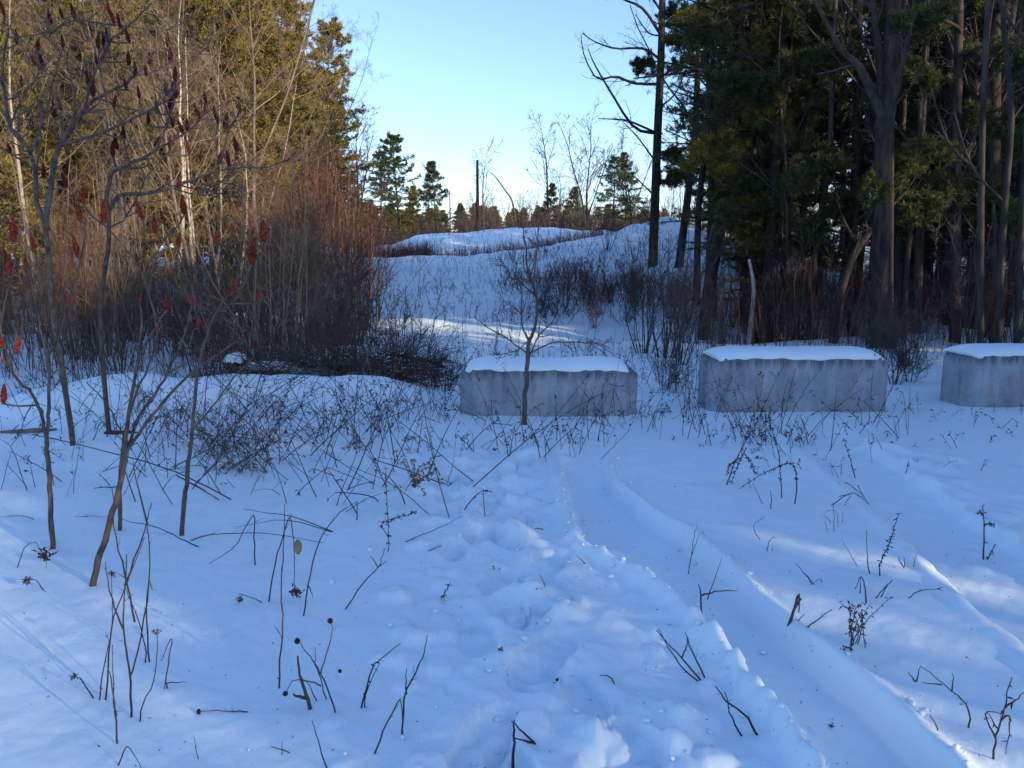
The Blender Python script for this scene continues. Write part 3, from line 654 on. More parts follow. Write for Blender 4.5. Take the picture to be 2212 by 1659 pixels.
BD = [bare(151, 13, .13, 16, 5, 5, 2, t0=.35, bark='pine_bark', twig='twig_dark'), bare(152, 11, .08, 14, 5, 4, 2, t0=.3, bark='pine_bark', twig='twig_dark'), bare(153, 8, .05, 14, 5, 4, 2, t0=.2, bark='pine_bark', twig='twig_dark')]
SR_ = [shrub(161, 4.0, 9, 8, 6, .22, .019, 'twig_red', n4=2, stem='stem_pale'), shrub(162, 3.2, 10, 8, 6, .30, .015, 'twig_red', n4=2, stem='stem_pale'), shrub(163, 2.0, 16, 7, 5, .45, .009, 'twig_red', n4=2)]
ST = [shrub(171, 3.0, 11, 7, 5, .35, .016, 'twig_tan', n4=1), shrub(172, 1.9, 12, 7, 4, .5, .011, 'twig_tan', n4=1)]
SD = [shrub(181, 2.4, 12, 7, 5, .45, .013, 'twig_dark', n4=1), shrub(182, 1.5, 13, 7, 4, .6, .009, 'twig_dark', n4=1), shrub(183, 1.0, 16, 6, 4, .7, .005, 'twig_dark', n4=2)]
wr = random.Random(77)
def X(px, Y): return float(at(px, 600, Y)[0])
def put(proto, name, label, cat, px, Y, ht_top=None, H0=None, rz=None, sc=None, group=None, tilt=0.0):
    x = X(px, Y)
    if name.startswith(('forest_', 'slope_')) and -2 < x < 10 and 12.5 < .616*x+.788*Y < 15.0: return   # an open lane in the wood where low sun gets through
    z = hz(x, Y)
    if ht_top is not None:
        top = float(at(px, ht_top, Y)[2]); sc = (top-z)/H0
    return place(proto, name, label, cat, (x, Y, z), wr.uniform(0, 6.28) if rz is None else rz, sc or 1.0, group, tilt)
def where_right(px, Y):
    dep = 'front' if Y < 19 else ('middle' if Y < 29 else 'back')
    zone = ('behind the leaning pine' if px < 1640 else 'left of the arched trunk' if px < 1800 else 'beside the great trunk' if px < 1990 else 'above the gap before the right block' if px < 2110 else 'by the right picture edge')
    return dep, zone
def where_left(px, Y):
    dep = 'front' if Y < 16 else ('middle' if Y < 25 else 'back')
    zone = ('by the left picture edge' if px < 90 else 'behind the crooked sumac' if px < 260 else 'around the sunlit pale trunk' if px < 440 else 'left of the red-brown shrubs' if px < 570 else 'behind the red-brown shrubs')
    return dep, zone
HT = {id(p): 9 for p in BF}; HT.update({id(p): h for p, h in zip(PN+PG+PF+BT+BP+BD, [13, 15, 11, 13, 11, 13, 10, 9, 12, 10, 13, 9, 11, 9, 13, 11, 8])})

# --- far end of the clearing, every tree one can pick out
FAR = [
 (PF[0], 'pine_tree', 'tall lone pine with layered branches against the pale sky', 866, 288, 92, 'pine', None),
 (PF[0], 'pine_tree', 'dark pine standing just left of the tall lone pine', 824, 320, 88, 'pine', None),
 (PF[1], 'pine_tree', 'shorter pine with a bare lower trunk right of the tall lone pine', 945, 352, 95, 'pine', None),
 (PF[2], 'pine_tree', 'small pointed conifer between the two far pines', 895, 404, 90, 'pine', None),
 (BF[0], 'bare_tree', 'pale leafless tree behind the broken black snag', 1044, 318, 105, 'tree', None),
 (BF[0], 'bare_tree', 'thin upright leafless tree against the sky, left of the spreading one', 1184, 264, 80, 'tree', None),
 (BF[1], 'bare_tree', 'tall spreading leafless tree against the sky near the right wood', 1266, 252, 78, 'tree', None),
 (BF[1], 'bare_tree', 'small leafless tree below the thin upright one', 1208, 366, 85, 'tree', None),
 (BF[0], 'bare_tree', 'slim leafless tree just left of the spreading one', 1246, 340, 84, 'tree', None),
 (PF[1], 'pine_tree', 'small dark pine at the foot of the thin upright tree', 1180, 396, 78, 'pine', None),
 (PF[1], 'pine_tree', 'squat dark pine right of the small leafless tree', 1226, 404, 76, 'pine', None),
 (PF[0], 'pine_tree', 'rounded dark pine at the left end of the right wood', 1322, 336, 70, 'pine', None),
 (PF[1], 'pine_tree', 'dark pine leaning over the thicket, second in from the wood end', 1362, 330, 62, 'pine', None),
 (BF[1], 'bare_tree', 'twiggy leafless tree behind the dark pines of the right wood', 1352, 300, 82, 'tree', None),
 (BF[1], 'bare_tree', 'leafless tree with fine twigs beside the tall left-hand pine', 776, 244, 46, 'tree', None),
 (BF[0], 'bare_tree', 'small dark leafless tree among the far pines', 925, 372, 98, 'tree', None),
]
for pr, nm, lb, px, top, Y, ct, gp in FAR:
    put(pr, nm, lb, ct, px, Y, top, HT[id(pr)], group=gp)
# the broken snag
def snag():
    rng = np.random.default_rng(5); Y = 88; b = at(1030, 490, Y); z0 = hz(b[0], Y); top = at(1031, 346, Y)
    P = smooth_line([(0, 0, -.3), (.05, 0, 2), (.1, 0, 4.5), (top[0]-b[0], 0, top[2]-z0)], 14); R = np.linspace(.22, .15, 14)*rng.uniform(.9, 1.1, 14); R[-1] = .13
    t = thing('snag', 'black broken trunk standing alone in the far thicket', 'dead tree', (b[0], Y, z0)); mb = MB(); mb.tubes(P, R, 9); part('trunk', mb.mesh('snag_trunk', 'charred'), t)
    q, qr = sprout(rng, P[None], R[None], 5, .3, .8, 60, 10, .12, .4, .25, 4, .2, 0); m2 = MB(); m2.tubes(q, qr, 4); part('stubs', m2.mesh('snag_stubs', 'charred'), t, True)
snag()
def bent_pole():
    Y = 70; T = [(1118, 470), (1108, 440), (1092, 412), (1078, 392), (1066, 378), (1058, 372)]; L = at([p[0] for p in T], [p[1] for p in T], np.linspace(Y, Y-2, 6)); L[0, 2] = hz(L[0, 0], Y)-.2
    S = smooth_line(L, 16); mb = MB(); mb.tubes(S-S[0], np.linspace(.10, .03, 16), 7)
    single('bent_sapling', mb.mesh('bent_sapling', 'grey_bark'), 'long bare stem bent over in an arch above the thicket', 'sapling', S[0])
bent_pole()
def utility_pole():
    Y = 160; b = at(972, 440, Y); z = hz(b[0], Y); top = at(972, 412, Y)[2]
    t = thing('utility_pole', 'thin utility pole far off above the treeline', 'utility pole', (b[0], Y, z)); h = top-z
    mb = MB(); mb.tubes(np.array([[0, 0, -.5], [0, 0, h*.5], [0, 0, h]]), np.array([.17, .15, .12]), 8); part('pole', mb.mesh('pole', 'grey_bark'), t)
    mb = MB(); mb.tubes(np.array([[-1.1, 0, h-.7], [0, 0, h-.7], [1.1, 0, h-.7]]), np.full(3, .06), 4); part('crossarm', mb.mesh('crossarm', 'grey_bark'), t)
utility_pole()
for i in range(80):     # the sunlit treeline on the horizon
    px = 740+i*8.8+wr.uniform(-9, 9); Y = wr.uniform(135, 190)
    if abs(px-972) < 14: continue
    pr = wr.choice([PF[2], PF[2], PF[2], PF[1]]); o_ = put(pr, 'treeline_pine', 'small olive pine in the distant sunlit treeline', 'pine', px, Y, wr.uniform(440, 470), HT[id(pr)], group='pines of the distant treeline'); k_ = wr.uniform(1.0, 1.9); o_.scale = (o_.scale[0]*k_, o_.scale[1]*k_, o_.scale[2])
for i in range(26):
    px = 1010+i*17+wr.uniform(-9, 9); Y = wr.uniform(110, 150); put(wr.choice(BF), 'treeline_tree', 'hazy leafless tree in the distant treeline', 'tree', px, Y, wr.uniform(410, 440), 9, group='leafless trees of the distant treeline')

# --- thicket across the back: stems no one could count
def thicket(name, label, n, fx, hlo, hhi, mname, seed, r=.012, per=4):
    rng = np.random.default_rng(seed); pts = np.array([fx(rng) for _ in range(n)])
    st = np.column_stack([pts, H(pts[:, 0], pts[:, 1])-.1]); d = np.column_stack([rng.normal(0, .16, (n, 2)), np.ones(n)])
    P = grow(rng, st, d, rng.uniform(hlo, hhi, n), 4, .08, .04); R = (r*rng.uniform(.6, 1.3, n))[:, None]*np.linspace(1, .3, 4)[None]
    mb = MB(); mb.tubes(P, R, 3)
    q, qr = sprout(rng, P, R, per, .25, 1, 34, 10, .4, .1, .6, 3, .1, .06, rmin=r*.3); mb.tubes(q, qr, 3)
    return single(name, mb.mesh(name, mname), label, 'brush', kind='stuff')
def band(x0, x1, y0, y1):
    def f(rng):
        Y = rng.uniform(y0, y1); px = rng.uniform(x0, x1); return (px-1106)/F*Y, Y
    return f
thicket('thicket', 'purple-brown thicket of thin stems across the far end of the clearing', 3000, band(780, 1640, 64, 84), .9, 2.7, 'twig_purple_shade', 1, .024, 4)
thicket('russet_brush', 'low russet brush at the left foot of the far mound', 900, band(770, 935, 41, 52), .5, 1.2, 'twig_red', 2, .014, 4)
thicket('dip_brush', 'brown weeds growing in the dip before the far mound', 1250, band(860, 1300, 41, 53), .35, .95, 'twig_red', 3, .012, 4)

# --- left wood
for pr, nm, lb, px, top, Y, ct in [
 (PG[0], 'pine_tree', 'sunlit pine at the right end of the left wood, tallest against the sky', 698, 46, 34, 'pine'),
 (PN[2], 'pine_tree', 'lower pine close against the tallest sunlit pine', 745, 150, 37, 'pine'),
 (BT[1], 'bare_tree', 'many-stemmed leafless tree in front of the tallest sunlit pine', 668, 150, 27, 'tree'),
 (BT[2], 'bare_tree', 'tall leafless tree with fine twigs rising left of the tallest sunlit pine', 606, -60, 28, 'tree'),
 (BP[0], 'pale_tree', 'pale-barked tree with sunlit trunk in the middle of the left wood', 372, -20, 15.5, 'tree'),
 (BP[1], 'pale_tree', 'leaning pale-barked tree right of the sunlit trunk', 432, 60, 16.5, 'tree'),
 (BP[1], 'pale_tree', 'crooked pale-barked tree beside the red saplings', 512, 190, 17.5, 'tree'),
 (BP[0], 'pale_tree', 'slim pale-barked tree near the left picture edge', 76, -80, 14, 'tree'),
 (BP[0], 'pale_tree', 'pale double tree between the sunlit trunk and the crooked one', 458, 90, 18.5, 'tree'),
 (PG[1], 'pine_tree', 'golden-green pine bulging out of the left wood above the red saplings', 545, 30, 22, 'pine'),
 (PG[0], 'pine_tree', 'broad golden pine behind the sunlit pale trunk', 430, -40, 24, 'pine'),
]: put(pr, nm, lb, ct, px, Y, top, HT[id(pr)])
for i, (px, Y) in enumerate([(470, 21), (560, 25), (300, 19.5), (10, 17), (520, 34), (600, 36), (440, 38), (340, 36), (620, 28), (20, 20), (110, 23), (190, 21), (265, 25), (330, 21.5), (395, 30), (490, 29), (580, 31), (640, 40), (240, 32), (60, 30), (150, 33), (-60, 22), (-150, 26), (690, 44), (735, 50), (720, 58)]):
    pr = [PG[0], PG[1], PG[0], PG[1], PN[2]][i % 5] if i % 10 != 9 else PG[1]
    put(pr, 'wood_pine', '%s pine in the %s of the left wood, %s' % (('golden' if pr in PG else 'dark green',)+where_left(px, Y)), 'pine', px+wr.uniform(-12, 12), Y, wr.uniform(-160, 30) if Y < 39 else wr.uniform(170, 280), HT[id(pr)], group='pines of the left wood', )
for i in range(32):
    px = wr.uniform(-160, 640); Y = wr.uniform(13.5, 27)
    if px > 500: Y = max(Y, 18)
    if px > 400 and i % 3: px -= 330
    pr = wr.choice(BT+BT+BP[1:]+[BD[2]]); put(pr, 'wood_tree', 'leafless %s tree in the %s of the left wood, %s' % (('pale-barked' if pr in BP else 'dark' if pr in BD else 'tan-twigged',)+where_left(px, Y)), 'tree', px, Y, wr.uniform(-150, 190), HT[id(pr)], group='leafless trees of the left wood')
for i, (px, Y, top) in enumerate([(632, 13.5, 330), (690, 14.2, 310), (735, 14.8, 345), (660, 15.5, 300), (760, 16, 400), (600, 15, 380), (712, 17, 330), (785, 17.5, 440), (810, 19, 470), (570, 14, 420)]):
    pr = SR_[i % 2]; put(pr, 'red_shrub', ['tall red-brown shrub with pale stems, left front of its clump', 'red-brown shrub in the middle front of its clump', 'red-brown shrub right of the middle of its clump', 'tallest red-brown shrub of the left wood edge', 'red-brown shrub leaning towards the snowy clearing', 'red-brown shrub against the bare trees, far left of its clump', 'red-brown shrub behind the middle of its clump', 'low red-brown shrub nearest the snowy slope', 'smallest red-brown shrub, farthest back by the slope', 'short red-brown shrub at the left end of its clump'][i], 'shrub', px, Y, top, 4.0 if i % 2 == 0 else 3.2, group='red-brown shrubs of the left wood edge')
for i in range(28):
    px = wr.uniform(-80, 800); Y = wr.uniform(10.2, 17)
    if px > 650: Y = max(Y, 11.5)
    pr = wr.choice(ST+SD[:2]+SD[:2]+SR_[1:2]); put(pr, 'understory_shrub', 'leafless %s shrub at the %s foot of the left wood, %s' % ('tan' if pr in ST else 'dark' if pr in SD else 'red-brown', 'near' if Y < 13.5 else 'far', where_left(px, Y)[1]), 'shrub', px, Y, sc=wr.uniform(.6, 1.15), group='undergrowth of the left wood')
thicket('left_undergrowth', 'grey undergrowth of thin stems at the foot of the left wood', 800, band(-120, 800, 9.6, 18), .4, 1.5, 'twig_dark', 4, .006, 4)
thicket('left_saplings', 'warm brown thin saplings at the foot of the left wood', 500, band(-120, 790, 10.5, 18), 1.0, 2.8, 'stem_pale', 14, .008, 4)

# --- right wood: the trunks one can follow
def traced_trunk(name, label, pts, Y, r0, r1, bark, limbs=(), foliage=None, lr=.05, base_py=None, twig='twig_dark', seed=1, twigs=5):
    rng = np.random.default_rng(seed); b = at(pts[0][0], pts[0][1], Y); z = hz(b[0], Y); base = np.array([b[0], Y, z])
    L = lift(pts, Y, rng, .06); L[0, 2] = z-.3; S = smooth_line(L, 18); S[:, 2] = np.maximum.accumulate(S[:, 2])
    R = np.linspace(r0, r1, 18); R[0] *= 1.3
    t = thing(name, label, 'pine' if foliage else 'tree', base); mb = MB(); mb.tubes(S-base, R, 10); part('trunk', mb.mesh(name+'_trunk', bark), t)
    bm = MB(); nm = MB()
    for k, (lp, l0) in enumerate(limbs):
        LL = lift(lp, Y, rng, .18); i = np.argmin(np.abs(S[:, 2]-LL[0, 2])); LL[0] = S[i]; s = smooth_line(LL, 12)
        m1 = MB(); m1.tubes(s-base, np.linspace(l0, .012, 12), 7); part('limb', m1.mesh(name+'_limb', bark), t)
        q, qr = sprout(rng, (s-base)[None], np.linspace(l0, .012, 12)[None], twigs, .2, .98, 45, 12, .22, .25, .4, 5, .12, .06, rmin=.006); bm.tubes(q, qr, 3)
        q2, qr2 = sprout(rng, q, qr, 4, .2, 1, 42, 12, .45, .15, .6, 4, .14, .05, rmin=.004); bm.tubes(q2, qr2, 3)
    if foliage:
        mname, sprays = foliage
        for (x0, y0, x1, y1, wd, dY) in sprays:      # a plate of foliage from (x0,y0) to (x1,y1)
            p0 = at(x0, y0, Y+dY*.2); p1 = at(x1, y1, Y+dY); i = np.argmin(np.abs(S[:, 2]-p0[2]))
            s = smooth_line([S[i], p0, (p0+p1)/2+np.array([0, 0, .12]), p1], 10); rr = np.linspace(.045, .012, 10)
            bm.tubes(s-base, rr, 5)
            q, qr = sprout(rng, (s[3:]-base)[None], rr[3:][None], 26, .05, 1, 50, 12, wd, .3, .5, 5, .10, .03, .8, rmin=.005); bm.tubes(q, qr, 3)
            q2, qr2 = sprout(rng, q, qr, 6, .2, 1, 45, 12, .4, .15, .6, 4, .1, .04, .7, rmin=.004); bm.tubes(q2, qr2, 3)
            for PP, tt in ((q, 7), (q2, 5)):
                n, Kp, _ = PP.shape; pi = np.repeat(np.arange(n), tt); tq = rng.uniform(.2, 1.0, len(pi)); f = tq*(Kp-1); ii = np.minimum(f.astype(int), Kp-2); ww = (f-ii)[:, None]
                needles_at(nm, rng, PP[pi, ii]*(1-ww)+PP[pi, ii+1]*ww, nrm(PP[pi, ii+1]-PP[pi, ii]), 8, .13, .014)
    if bm.v: part('branches', bm.mesh(name+'_branches', twig if not foliage else bark), t, True)
    if nm.v: part('foliage', nm.mesh(name+'_foliage', foliage[0], False), t, True)
    return t
traced_trunk('tall_tree', 'tall straight tree with long bare limbs reaching left into the sky', [(1408, 640), (1412, 520), (1420, 300), (1428, 120), (1432, -60), (1438, -260)], 25, .16, .075, 'pine_bark',
    [([(1424, 205), (1370, 180), (1330, 165), (1290, 170), (1262, 120), (1255, 75)], .05), ([(1418, 305), (1370, 275), (1320, 200), (1285, 140), (1270, 105)], .055), ([(1420, 282), (1360, 262), (1330, 258), (1292, 256)], .04), ([(1426, 150), (1390, 105), (1330, 105), (1285, 90), (1258, 72)], .045), ([(1430, 60), (1390, 20), (1350, 0), (1310, -20), (1300, -60)], .05), ([(1430, 20), (1380, -40), (1330, -70)], .04), ([(1424, 240), (1460, 200), (1490, 130)], .035), ([(1416, 340), (1380, 300), (1345, 262)], .03), ([(1412, 420), (1380, 390), (1362, 372)], .03), ([(1410, 480), (1380, 450), (1345, 430)], .02), ([(1430, 100), (1400, 70), (1372, 30)], .03)],
    ('needles', [(1432, 165, 1530, 120, .28, -.5), (1426, 150, 1385, 140, .4, .5), (1430, 60, 1490, 20, .35, .6), (1424, 330, 1480, 350, .35, -.6), (1418, 400, 1490, 385, .35, .5)]), seed=31, twigs=9)
traced_trunk('slim_pine', 'slim pine trunk leaning right beside the tall straight tree', [(1462, 640), (1480, 470), (1500, 300), (1508, 120), (1512, -100)], 24, .13, .06, 'pine_bark', [],
    ('needles', [(1508, 60, 1600, 40, .35, -.4), (1505, 110, 1450, 90, .35, .3), (1500, 230, 1560, 230, .35, .3), (1510, 0, 1580, -40, .35, .3)]), seed=32)
traced_trunk('leaning_pine', 'thick pine trunk leaning right with drooping foliage plates catching low sun', [(1518, 745), (1528, 640), (1556, 500), (1580, 350), (1600, 150), (1618, -100)], 16.5, .13, .08, 'pine_bark', [],
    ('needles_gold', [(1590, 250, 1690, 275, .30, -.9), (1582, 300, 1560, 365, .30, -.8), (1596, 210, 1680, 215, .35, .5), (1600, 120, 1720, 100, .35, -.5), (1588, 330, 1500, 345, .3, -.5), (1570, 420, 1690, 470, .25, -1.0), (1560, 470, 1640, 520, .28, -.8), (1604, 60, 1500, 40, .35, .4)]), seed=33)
traced_trunk('plumed_pine', 'pine with long dark plume-like branches sweeping across the upper right', [(1655, 760), (1662, 600), (1672, 400), (1690, 200), (1700, -80)], 15.5, .14, .08, 'pine_bark',
    [], ('needles', [(1690, 190, 1500, 60, .22, -.8), (1692, 150, 1830, 130, .3, -.6), (1685, 240, 1560, 175, .25, -.5), (1676, 330, 1790, 350, .3, -.5), (1670, 400, 1560, 420, .28, .4), (1664, 520, 1790, 555, .3, .5), (1668, 460, 1560, 480, .3, -.4), (1695, 80, 1810, 20, .3, -.4), (1697, 30, 1560, -20, .3, -.2)]), seed=34)
traced_trunk('bough_pine', 'dark pine with long boughs spreading above the gap before the right block', [(2060, 800), (2064, 560), (2068, 250), (2074, -100)], 13.8, .10, .06, 'pine_bark', [],
    ('needles', [(2064, 330, 1890, 395, .28, -.5), (2066, 250, 2215, 310, .3, -.4), (2068, 180, 1905, 205, .3, .4), (2070, 120, 2215, 140, .3, -.3), (2070, 60, 1925, 40, .3, -.5), (2064, 420, 2195, 485, .28, .3), (2066, 390, 1965, 470, .28, -.3), (2072, 20, 2190, -20, .3, .3)]), seed=43)
traced_trunk('bough_pine', 'dark pine with layered boughs between the birch and the great trunk', [(1838, 780), (1842, 560), (1850, 300), (1860, -80)], 15.2, .09, .05, 'pine_bark', [],
    ('needles', [(1850, 330, 1725, 400, .28, -.5), (1850, 280, 1975, 335, .28, -.3), (1852, 220, 1735, 250, .3, .4), (1855, 150, 1985, 170, .3, -.3), (1846, 450, 1950, 520, .28, .3), (1845, 420, 1750, 500, .28, -.3), (1857, 90, 1740, 60, .3, .3), (1858, 40, 1970, 20, .3, .2)]), seed=44)
traced_trunk('dead_stem', 'short pale dead stem with a curved top at the front of the right wood', [(1612, 770), (1622, 700), (1628, 620), (1618, 560)], 14.5, .05, .025, 'pale_bark', [], seed=35)
traced_trunk('broken_stub', 'broken pale stub standing left of the curved dead stem', [(1556, 760), (1558, 700), (1560, 622)], 15, .05, .045, 'grey_bark', [], seed=36)
traced_trunk('birch', 'pale birch trunk half hidden among the dark pines of the right wood', [(1775, 760), (1740, 600), (1722, 480), (1706, 330), (1700, 150), (1690, -50)], 17.5, .09, .05, 'pale_bark', [([(1710, 360), (1740, 300), (1760, 220)], .03), ([(1703, 250), (1660, 170), (1640, 100)], .03)], seed=37)
traced_trunk('great_tree', 'great dark trunk dividing into several leaders, largest tree of the right wood', [(1905, 770), (1905, 600), (1908, 420), (1912, 260), (1925, 120), (1935, -120)], 13.2, .19, .11, 'pine_bark',
    [([(1912, 240), (1900, 120), (1885, 0), (1870, -120)], .10), ([(1910, 280), (1860, 150), (1820, 110), (1770, 20), (1730, -60)], .08), ([(1915, 200), (1960, 90), (1975, -60)], .08), ([(1910, 330), (1940, 180), (1965, 60), (1985, -100)], .07), ([(1906, 400), (1870, 480), (1840, 560)], .05), ([(1908, 470), (1950, 420), (1985, 370)], .04)], seed=38, twigs=10)
traced_trunk('arched_trunk', 'dark trunk bowed into an arch left of the great trunk', [(1795, 790), (1812, 650), (1850, 540), (1905, 470), (1935, 400)], 13.8, .08, .045, 'pine_bark', [([(1850, 540), (1820, 470), (1800, 380)], .03)], seed=39)
for i, (lab, pts, Y, r0, r1, bk) in enumerate([
 ('straight grey-brown trunk just right of the great trunk', [(1975, 780), (1985, 560), (1990, 350), (2000, 100), (2010, -150)], 15, .085, .05, 'pine_bark'),
 ('thin trunk with peeling pale upper bark between the great trunk and the grey-green one', [(1948, 790), (1958, 600), (1972, 430), (1985, 330), (1990, 200), (2020, -50)], 14.2, .045, .03, 'dark_bark'),
 ('grey-green slender trunk second from the right picture edge', [(2118, 830), (2118, 600), (2120, 400), (2125, 200), (2140, -100)], 11.5, .05, .035, 'dark_bark'),
 ('forked grey trunk near the right picture edge', [(2155, 840), (2160, 640), (2170, 450), (2185, 250), (2170, 80), (2160, -100)], 11, .05, .03, 'dark_bark'),
 ('dark thick trunk in the shade between the two slender grey ones', [(2140, 790), (2142, 500), (2146, 250), (2150, -120)], 14.5, .15, .10, 'pine_bark'),
 ('pale mottled trunk cut off by the right picture edge', [(2195, 840), (2200, 640), (2212, 400), (2225, 100)], 11.8, .06, .04, 'dark_bark'),
 ('dark trunk rising behind the gap of the middle and right blocks', [(2040, 800), (2046, 600), (2050, 300), (2056, -100)], 16, .11, .07, 'pine_bark'),
 ('thin dark trunk left of the arched one', [(1745, 760), (1760, 560), (1790, 350), (1800, 100), (1810, -100)], 15, .06, .04, 'pine_bark')]):
    lm = [([pts[2], (pts[2][0]+random.Random(i).choice([-70, 60]), pts[2][1]-90), (pts[2][0]+random.Random(i).choice([-110, 95]), pts[2][1]-210)], r1*.6), ([pts[3], (pts[3][0]+random.Random(i+9).choice([-60, 60]), pts[3][1]-80), (pts[3][0]+random.Random(i+9).choice([-90, 90]), pts[3][1]-190)], r1*.5)]
    traced_trunk('slender_tree', lab, pts, Y, r0, r1, bk, lm, seed=60+i, twigs=9)
for i in range(38):
    Y = wr.uniform(16, 38)**1.0; lo = 1500 if Y < 24 else (1475 if Y < 34 else 1430); px = wr.uniform(lo, 2420)
    pr = wr.choice(PN); put(pr, 'forest_pine', 'dark pine, %s of right wood, %s' % where_right(px, Y), 'pine', px, Y, sc=wr.uniform(.6, .8) if Y < 27 else wr.uniform(.8, 1.0), group='pines of the right wood')
for i, (px, Y, sc) in enumerate([(1530, 21, .62), (1640, 19, .6), (1770, 18, .6), (1850, 20, .7), (1960, 18, .66), (2060, 19, .6), (2180, 17, .6), (1990, 23, .8)]):
    put(PN[2] if i % 2 else PN[0], 'forest_pine', 'low dark pine, %s of right wood, %s' % where_right(px, Y), 'pine', px, Y, sc=sc, group='pines of the right wood')
for i in range(16):
    Y = wr.uniform(40, 62); px = wr.uniform(1440, 2350); put(wr.choice(PF[:2]), 'forest_pine', 'distant dark pine far back, %s' % where_right(px, Y)[1], 'pine', px, Y, sc=wr.uniform(.7, 1.0), group='pines of the right wood')
for i in range(34):
    Y = wr.uniform(13.5, 30); px = wr.uniform(1500, 2350); pr = wr.choice(BD); put(pr, 'forest_tree', 'leafless dark tree, %s of right wood, %s' % where_right(px, Y), 'tree', px, Y, sc=wr.uniform(.7, 1.1), group='leafless trees of the right wood')
for i in range(48):
    Y = wr.uniform(11, 18); lo = 1560 if Y < 14 else 1470; px = wr.uniform(lo, 2420)
    if Y < 12.5: px = wr.uniform(1880, 2420)
    pr = wr.choice(SR_[2:]+SD[:2]+SD[:1]); put(pr, 'forest_shrub', 'leafless shrub at %s foot of right wood, %s' % (('near' if Y < 14 else 'far'), where_right(px, Y)[1]), 'shrub', px, Y, sc=wr.uniform(.55, 1.0), group='shrubs of the right wood')
thicket('right_back_brush', 'dark brush far back between the trunks of the right wood', 900, band(1440, 2380, 30, 46), 1.0, 3.2, 'twig_dark', 7, .016, 4)
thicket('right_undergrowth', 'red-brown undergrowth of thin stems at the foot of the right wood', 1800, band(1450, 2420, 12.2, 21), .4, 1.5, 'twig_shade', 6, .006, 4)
# the wood carries on to the right, beyond the picture, its unseen trees set and shaped to shade the clearing
EDGE = [pine(191, 8.5, .13, .03, 2.3, .42, sub=7, tuft=5, m=6, L=.24, w=.05, dead=0), pine(192, 6.5, .09, .04, 1.25, .36, sub=6, tuft=5, m=6, L=.2, w=.04, dead=0)]
SN = (math.cos(SUN_AZ-math.pi/2), math.sin(SUN_AZ-math.pi/2)) if False else (0.616, 0.788)
SS = (0.788, -0.616)
er = random.Random(5)
def edge_tree(pr, q, a, sc, nm='edge_pine'):
    x = q*SN[0]+a*SS[0]; y = q*SN[1]+a*SS[1]
    place(pr, nm, 'unseen tree of the right wood, placed for its shade beyond the right picture edge', 'tree', (x, y, hz(x, y)), er.uniform(0, 6.28), sc, 'wood edge right of the camera')
for q, a, sc in [(6.9, 10.5, .9), (8.2, 12.2, .95), (9.0, 10.6, .95), (10.2, 12.6, .95), (11.4, 10.8, .9), (12.4, 12.2, .85), (7.8, 14, 1.0), (9.2, 14.5, 1.0), (11, 14.6, .95), (15.9, 9.5, .88), (17.6, 8.5, .95), (19.3, 8, 1.4), (21, 7.4, 1.4), (22.8, 7.2, 1.4), (24.6, 6.6, 1.3), (18.4, 11, 1.4), (20.4, 10.6, 1.4), (22, 10.4, 1.4)]:
    edge_tree(EDGE[0], q, a, sc)
edge_tree(EDGE[0], 5.7, 9.4, .8); edge_tree(EDGE[0], 7.9, 9.4, .75)
HIGH = pine(193, 8.5, .10, .46, 1.0, .30, sub=8, tuft=6, m=6, L=.22, w=.05, dead=0, power=.45)  # added out of view, crown raised so low sun slips under it
for q, a, sc in [(3.1, 11.8, 1.0), (4.9, 11.6, .78), (2.35, 13.6, 1.05), (4.0, 13.6, 1.05), (5.8, 13.2, .85), (6.2, 11.4, .95)]:
    edge_tree(HIGH, q, a, sc)
for q, a, sc in [(.1, 14, .9), (1.0, 15.5, .8), (1.5, 12.5, .75), (-.6, 16, 1.0), (.6, 17, .8), (1.9, 16.5, .8), (2.7, 17.5, .8), (3.4, 16, .8), (4.1, 17.5, .8), (4.8, 16, .8), (3.0, 19, .9), (3.8, 19.5, .9), (.2, 19, .9), (1.3, 19, .9)]:  # twiggy trees added out of view to soften the sun patches
    edge_tree(BT[1] if q > 2 else BT[3], q, a, sc, 'edge_tree')
for q, a, sc in [(-1.3, 12, 1.0), (-3.3, 11, .9), (-5.2, 12, 1.0), (-7, 11, 1.0)]:
    edge_tree(EDGE[1], q, a, sc)
for q, a, sc in [(13.6, 11, .61), (14.8, 10.6, .62)]:
    edge_tree(EDGE[0], q, a, sc)

# ------------------------------------------------------------------ brush pile, logs, stump
def log_mesh(seed, L, r, mname='log'):
    rng = np.random.default_rng(seed); K = 14; t = np.linspace(-.5, .5, K)
    P = np.stack([t*L, .04*L*np.sin(t*3+seed), .03*L*np.cos(t*4+seed)], 1); mb = MB(); R = r*(1-.25*(t+.5))*rng.uniform(.9, 1.1, K)
    mb.tubes(P, R, 9); n = mb.n; mb.f.append(np.arange(9)[None]); mb.f.append(np.arange(n-9, n)[None][:, ::-1])
    q, qr = sprout(rng, P[None], R[None], 5, .1, .9, 55, 15, .16, .1, .3, 3, .1, 0); mb.tubes(q, qr, 4)
    return mb.mesh('log', mname, True)
pb = at(745, 850, 9.6); bx, by = float(pb[0]), 9.7
t = thing('brush_pile', 'dark tangled brush pile left of the leftmost concrete block, dusted with snow', 'brush pile', (bx, by, hz(bx, by)))
br = random.Random(3)
for i in range(8):
    o = part('log', log_mesh(300+i, br.uniform(.5, 1.1), br.uniform(.014, .034), 'log'), t)
    o.location = (br.uniform(-1.1, 1.0), br.uniform(-.3, .5), br.uniform(.05, .32)); o.rotation_euler = (0, br.uniform(-.35, .35), br.uniform(-1.2, 1.2))
rng = np.random.default_rng(8); n = 620
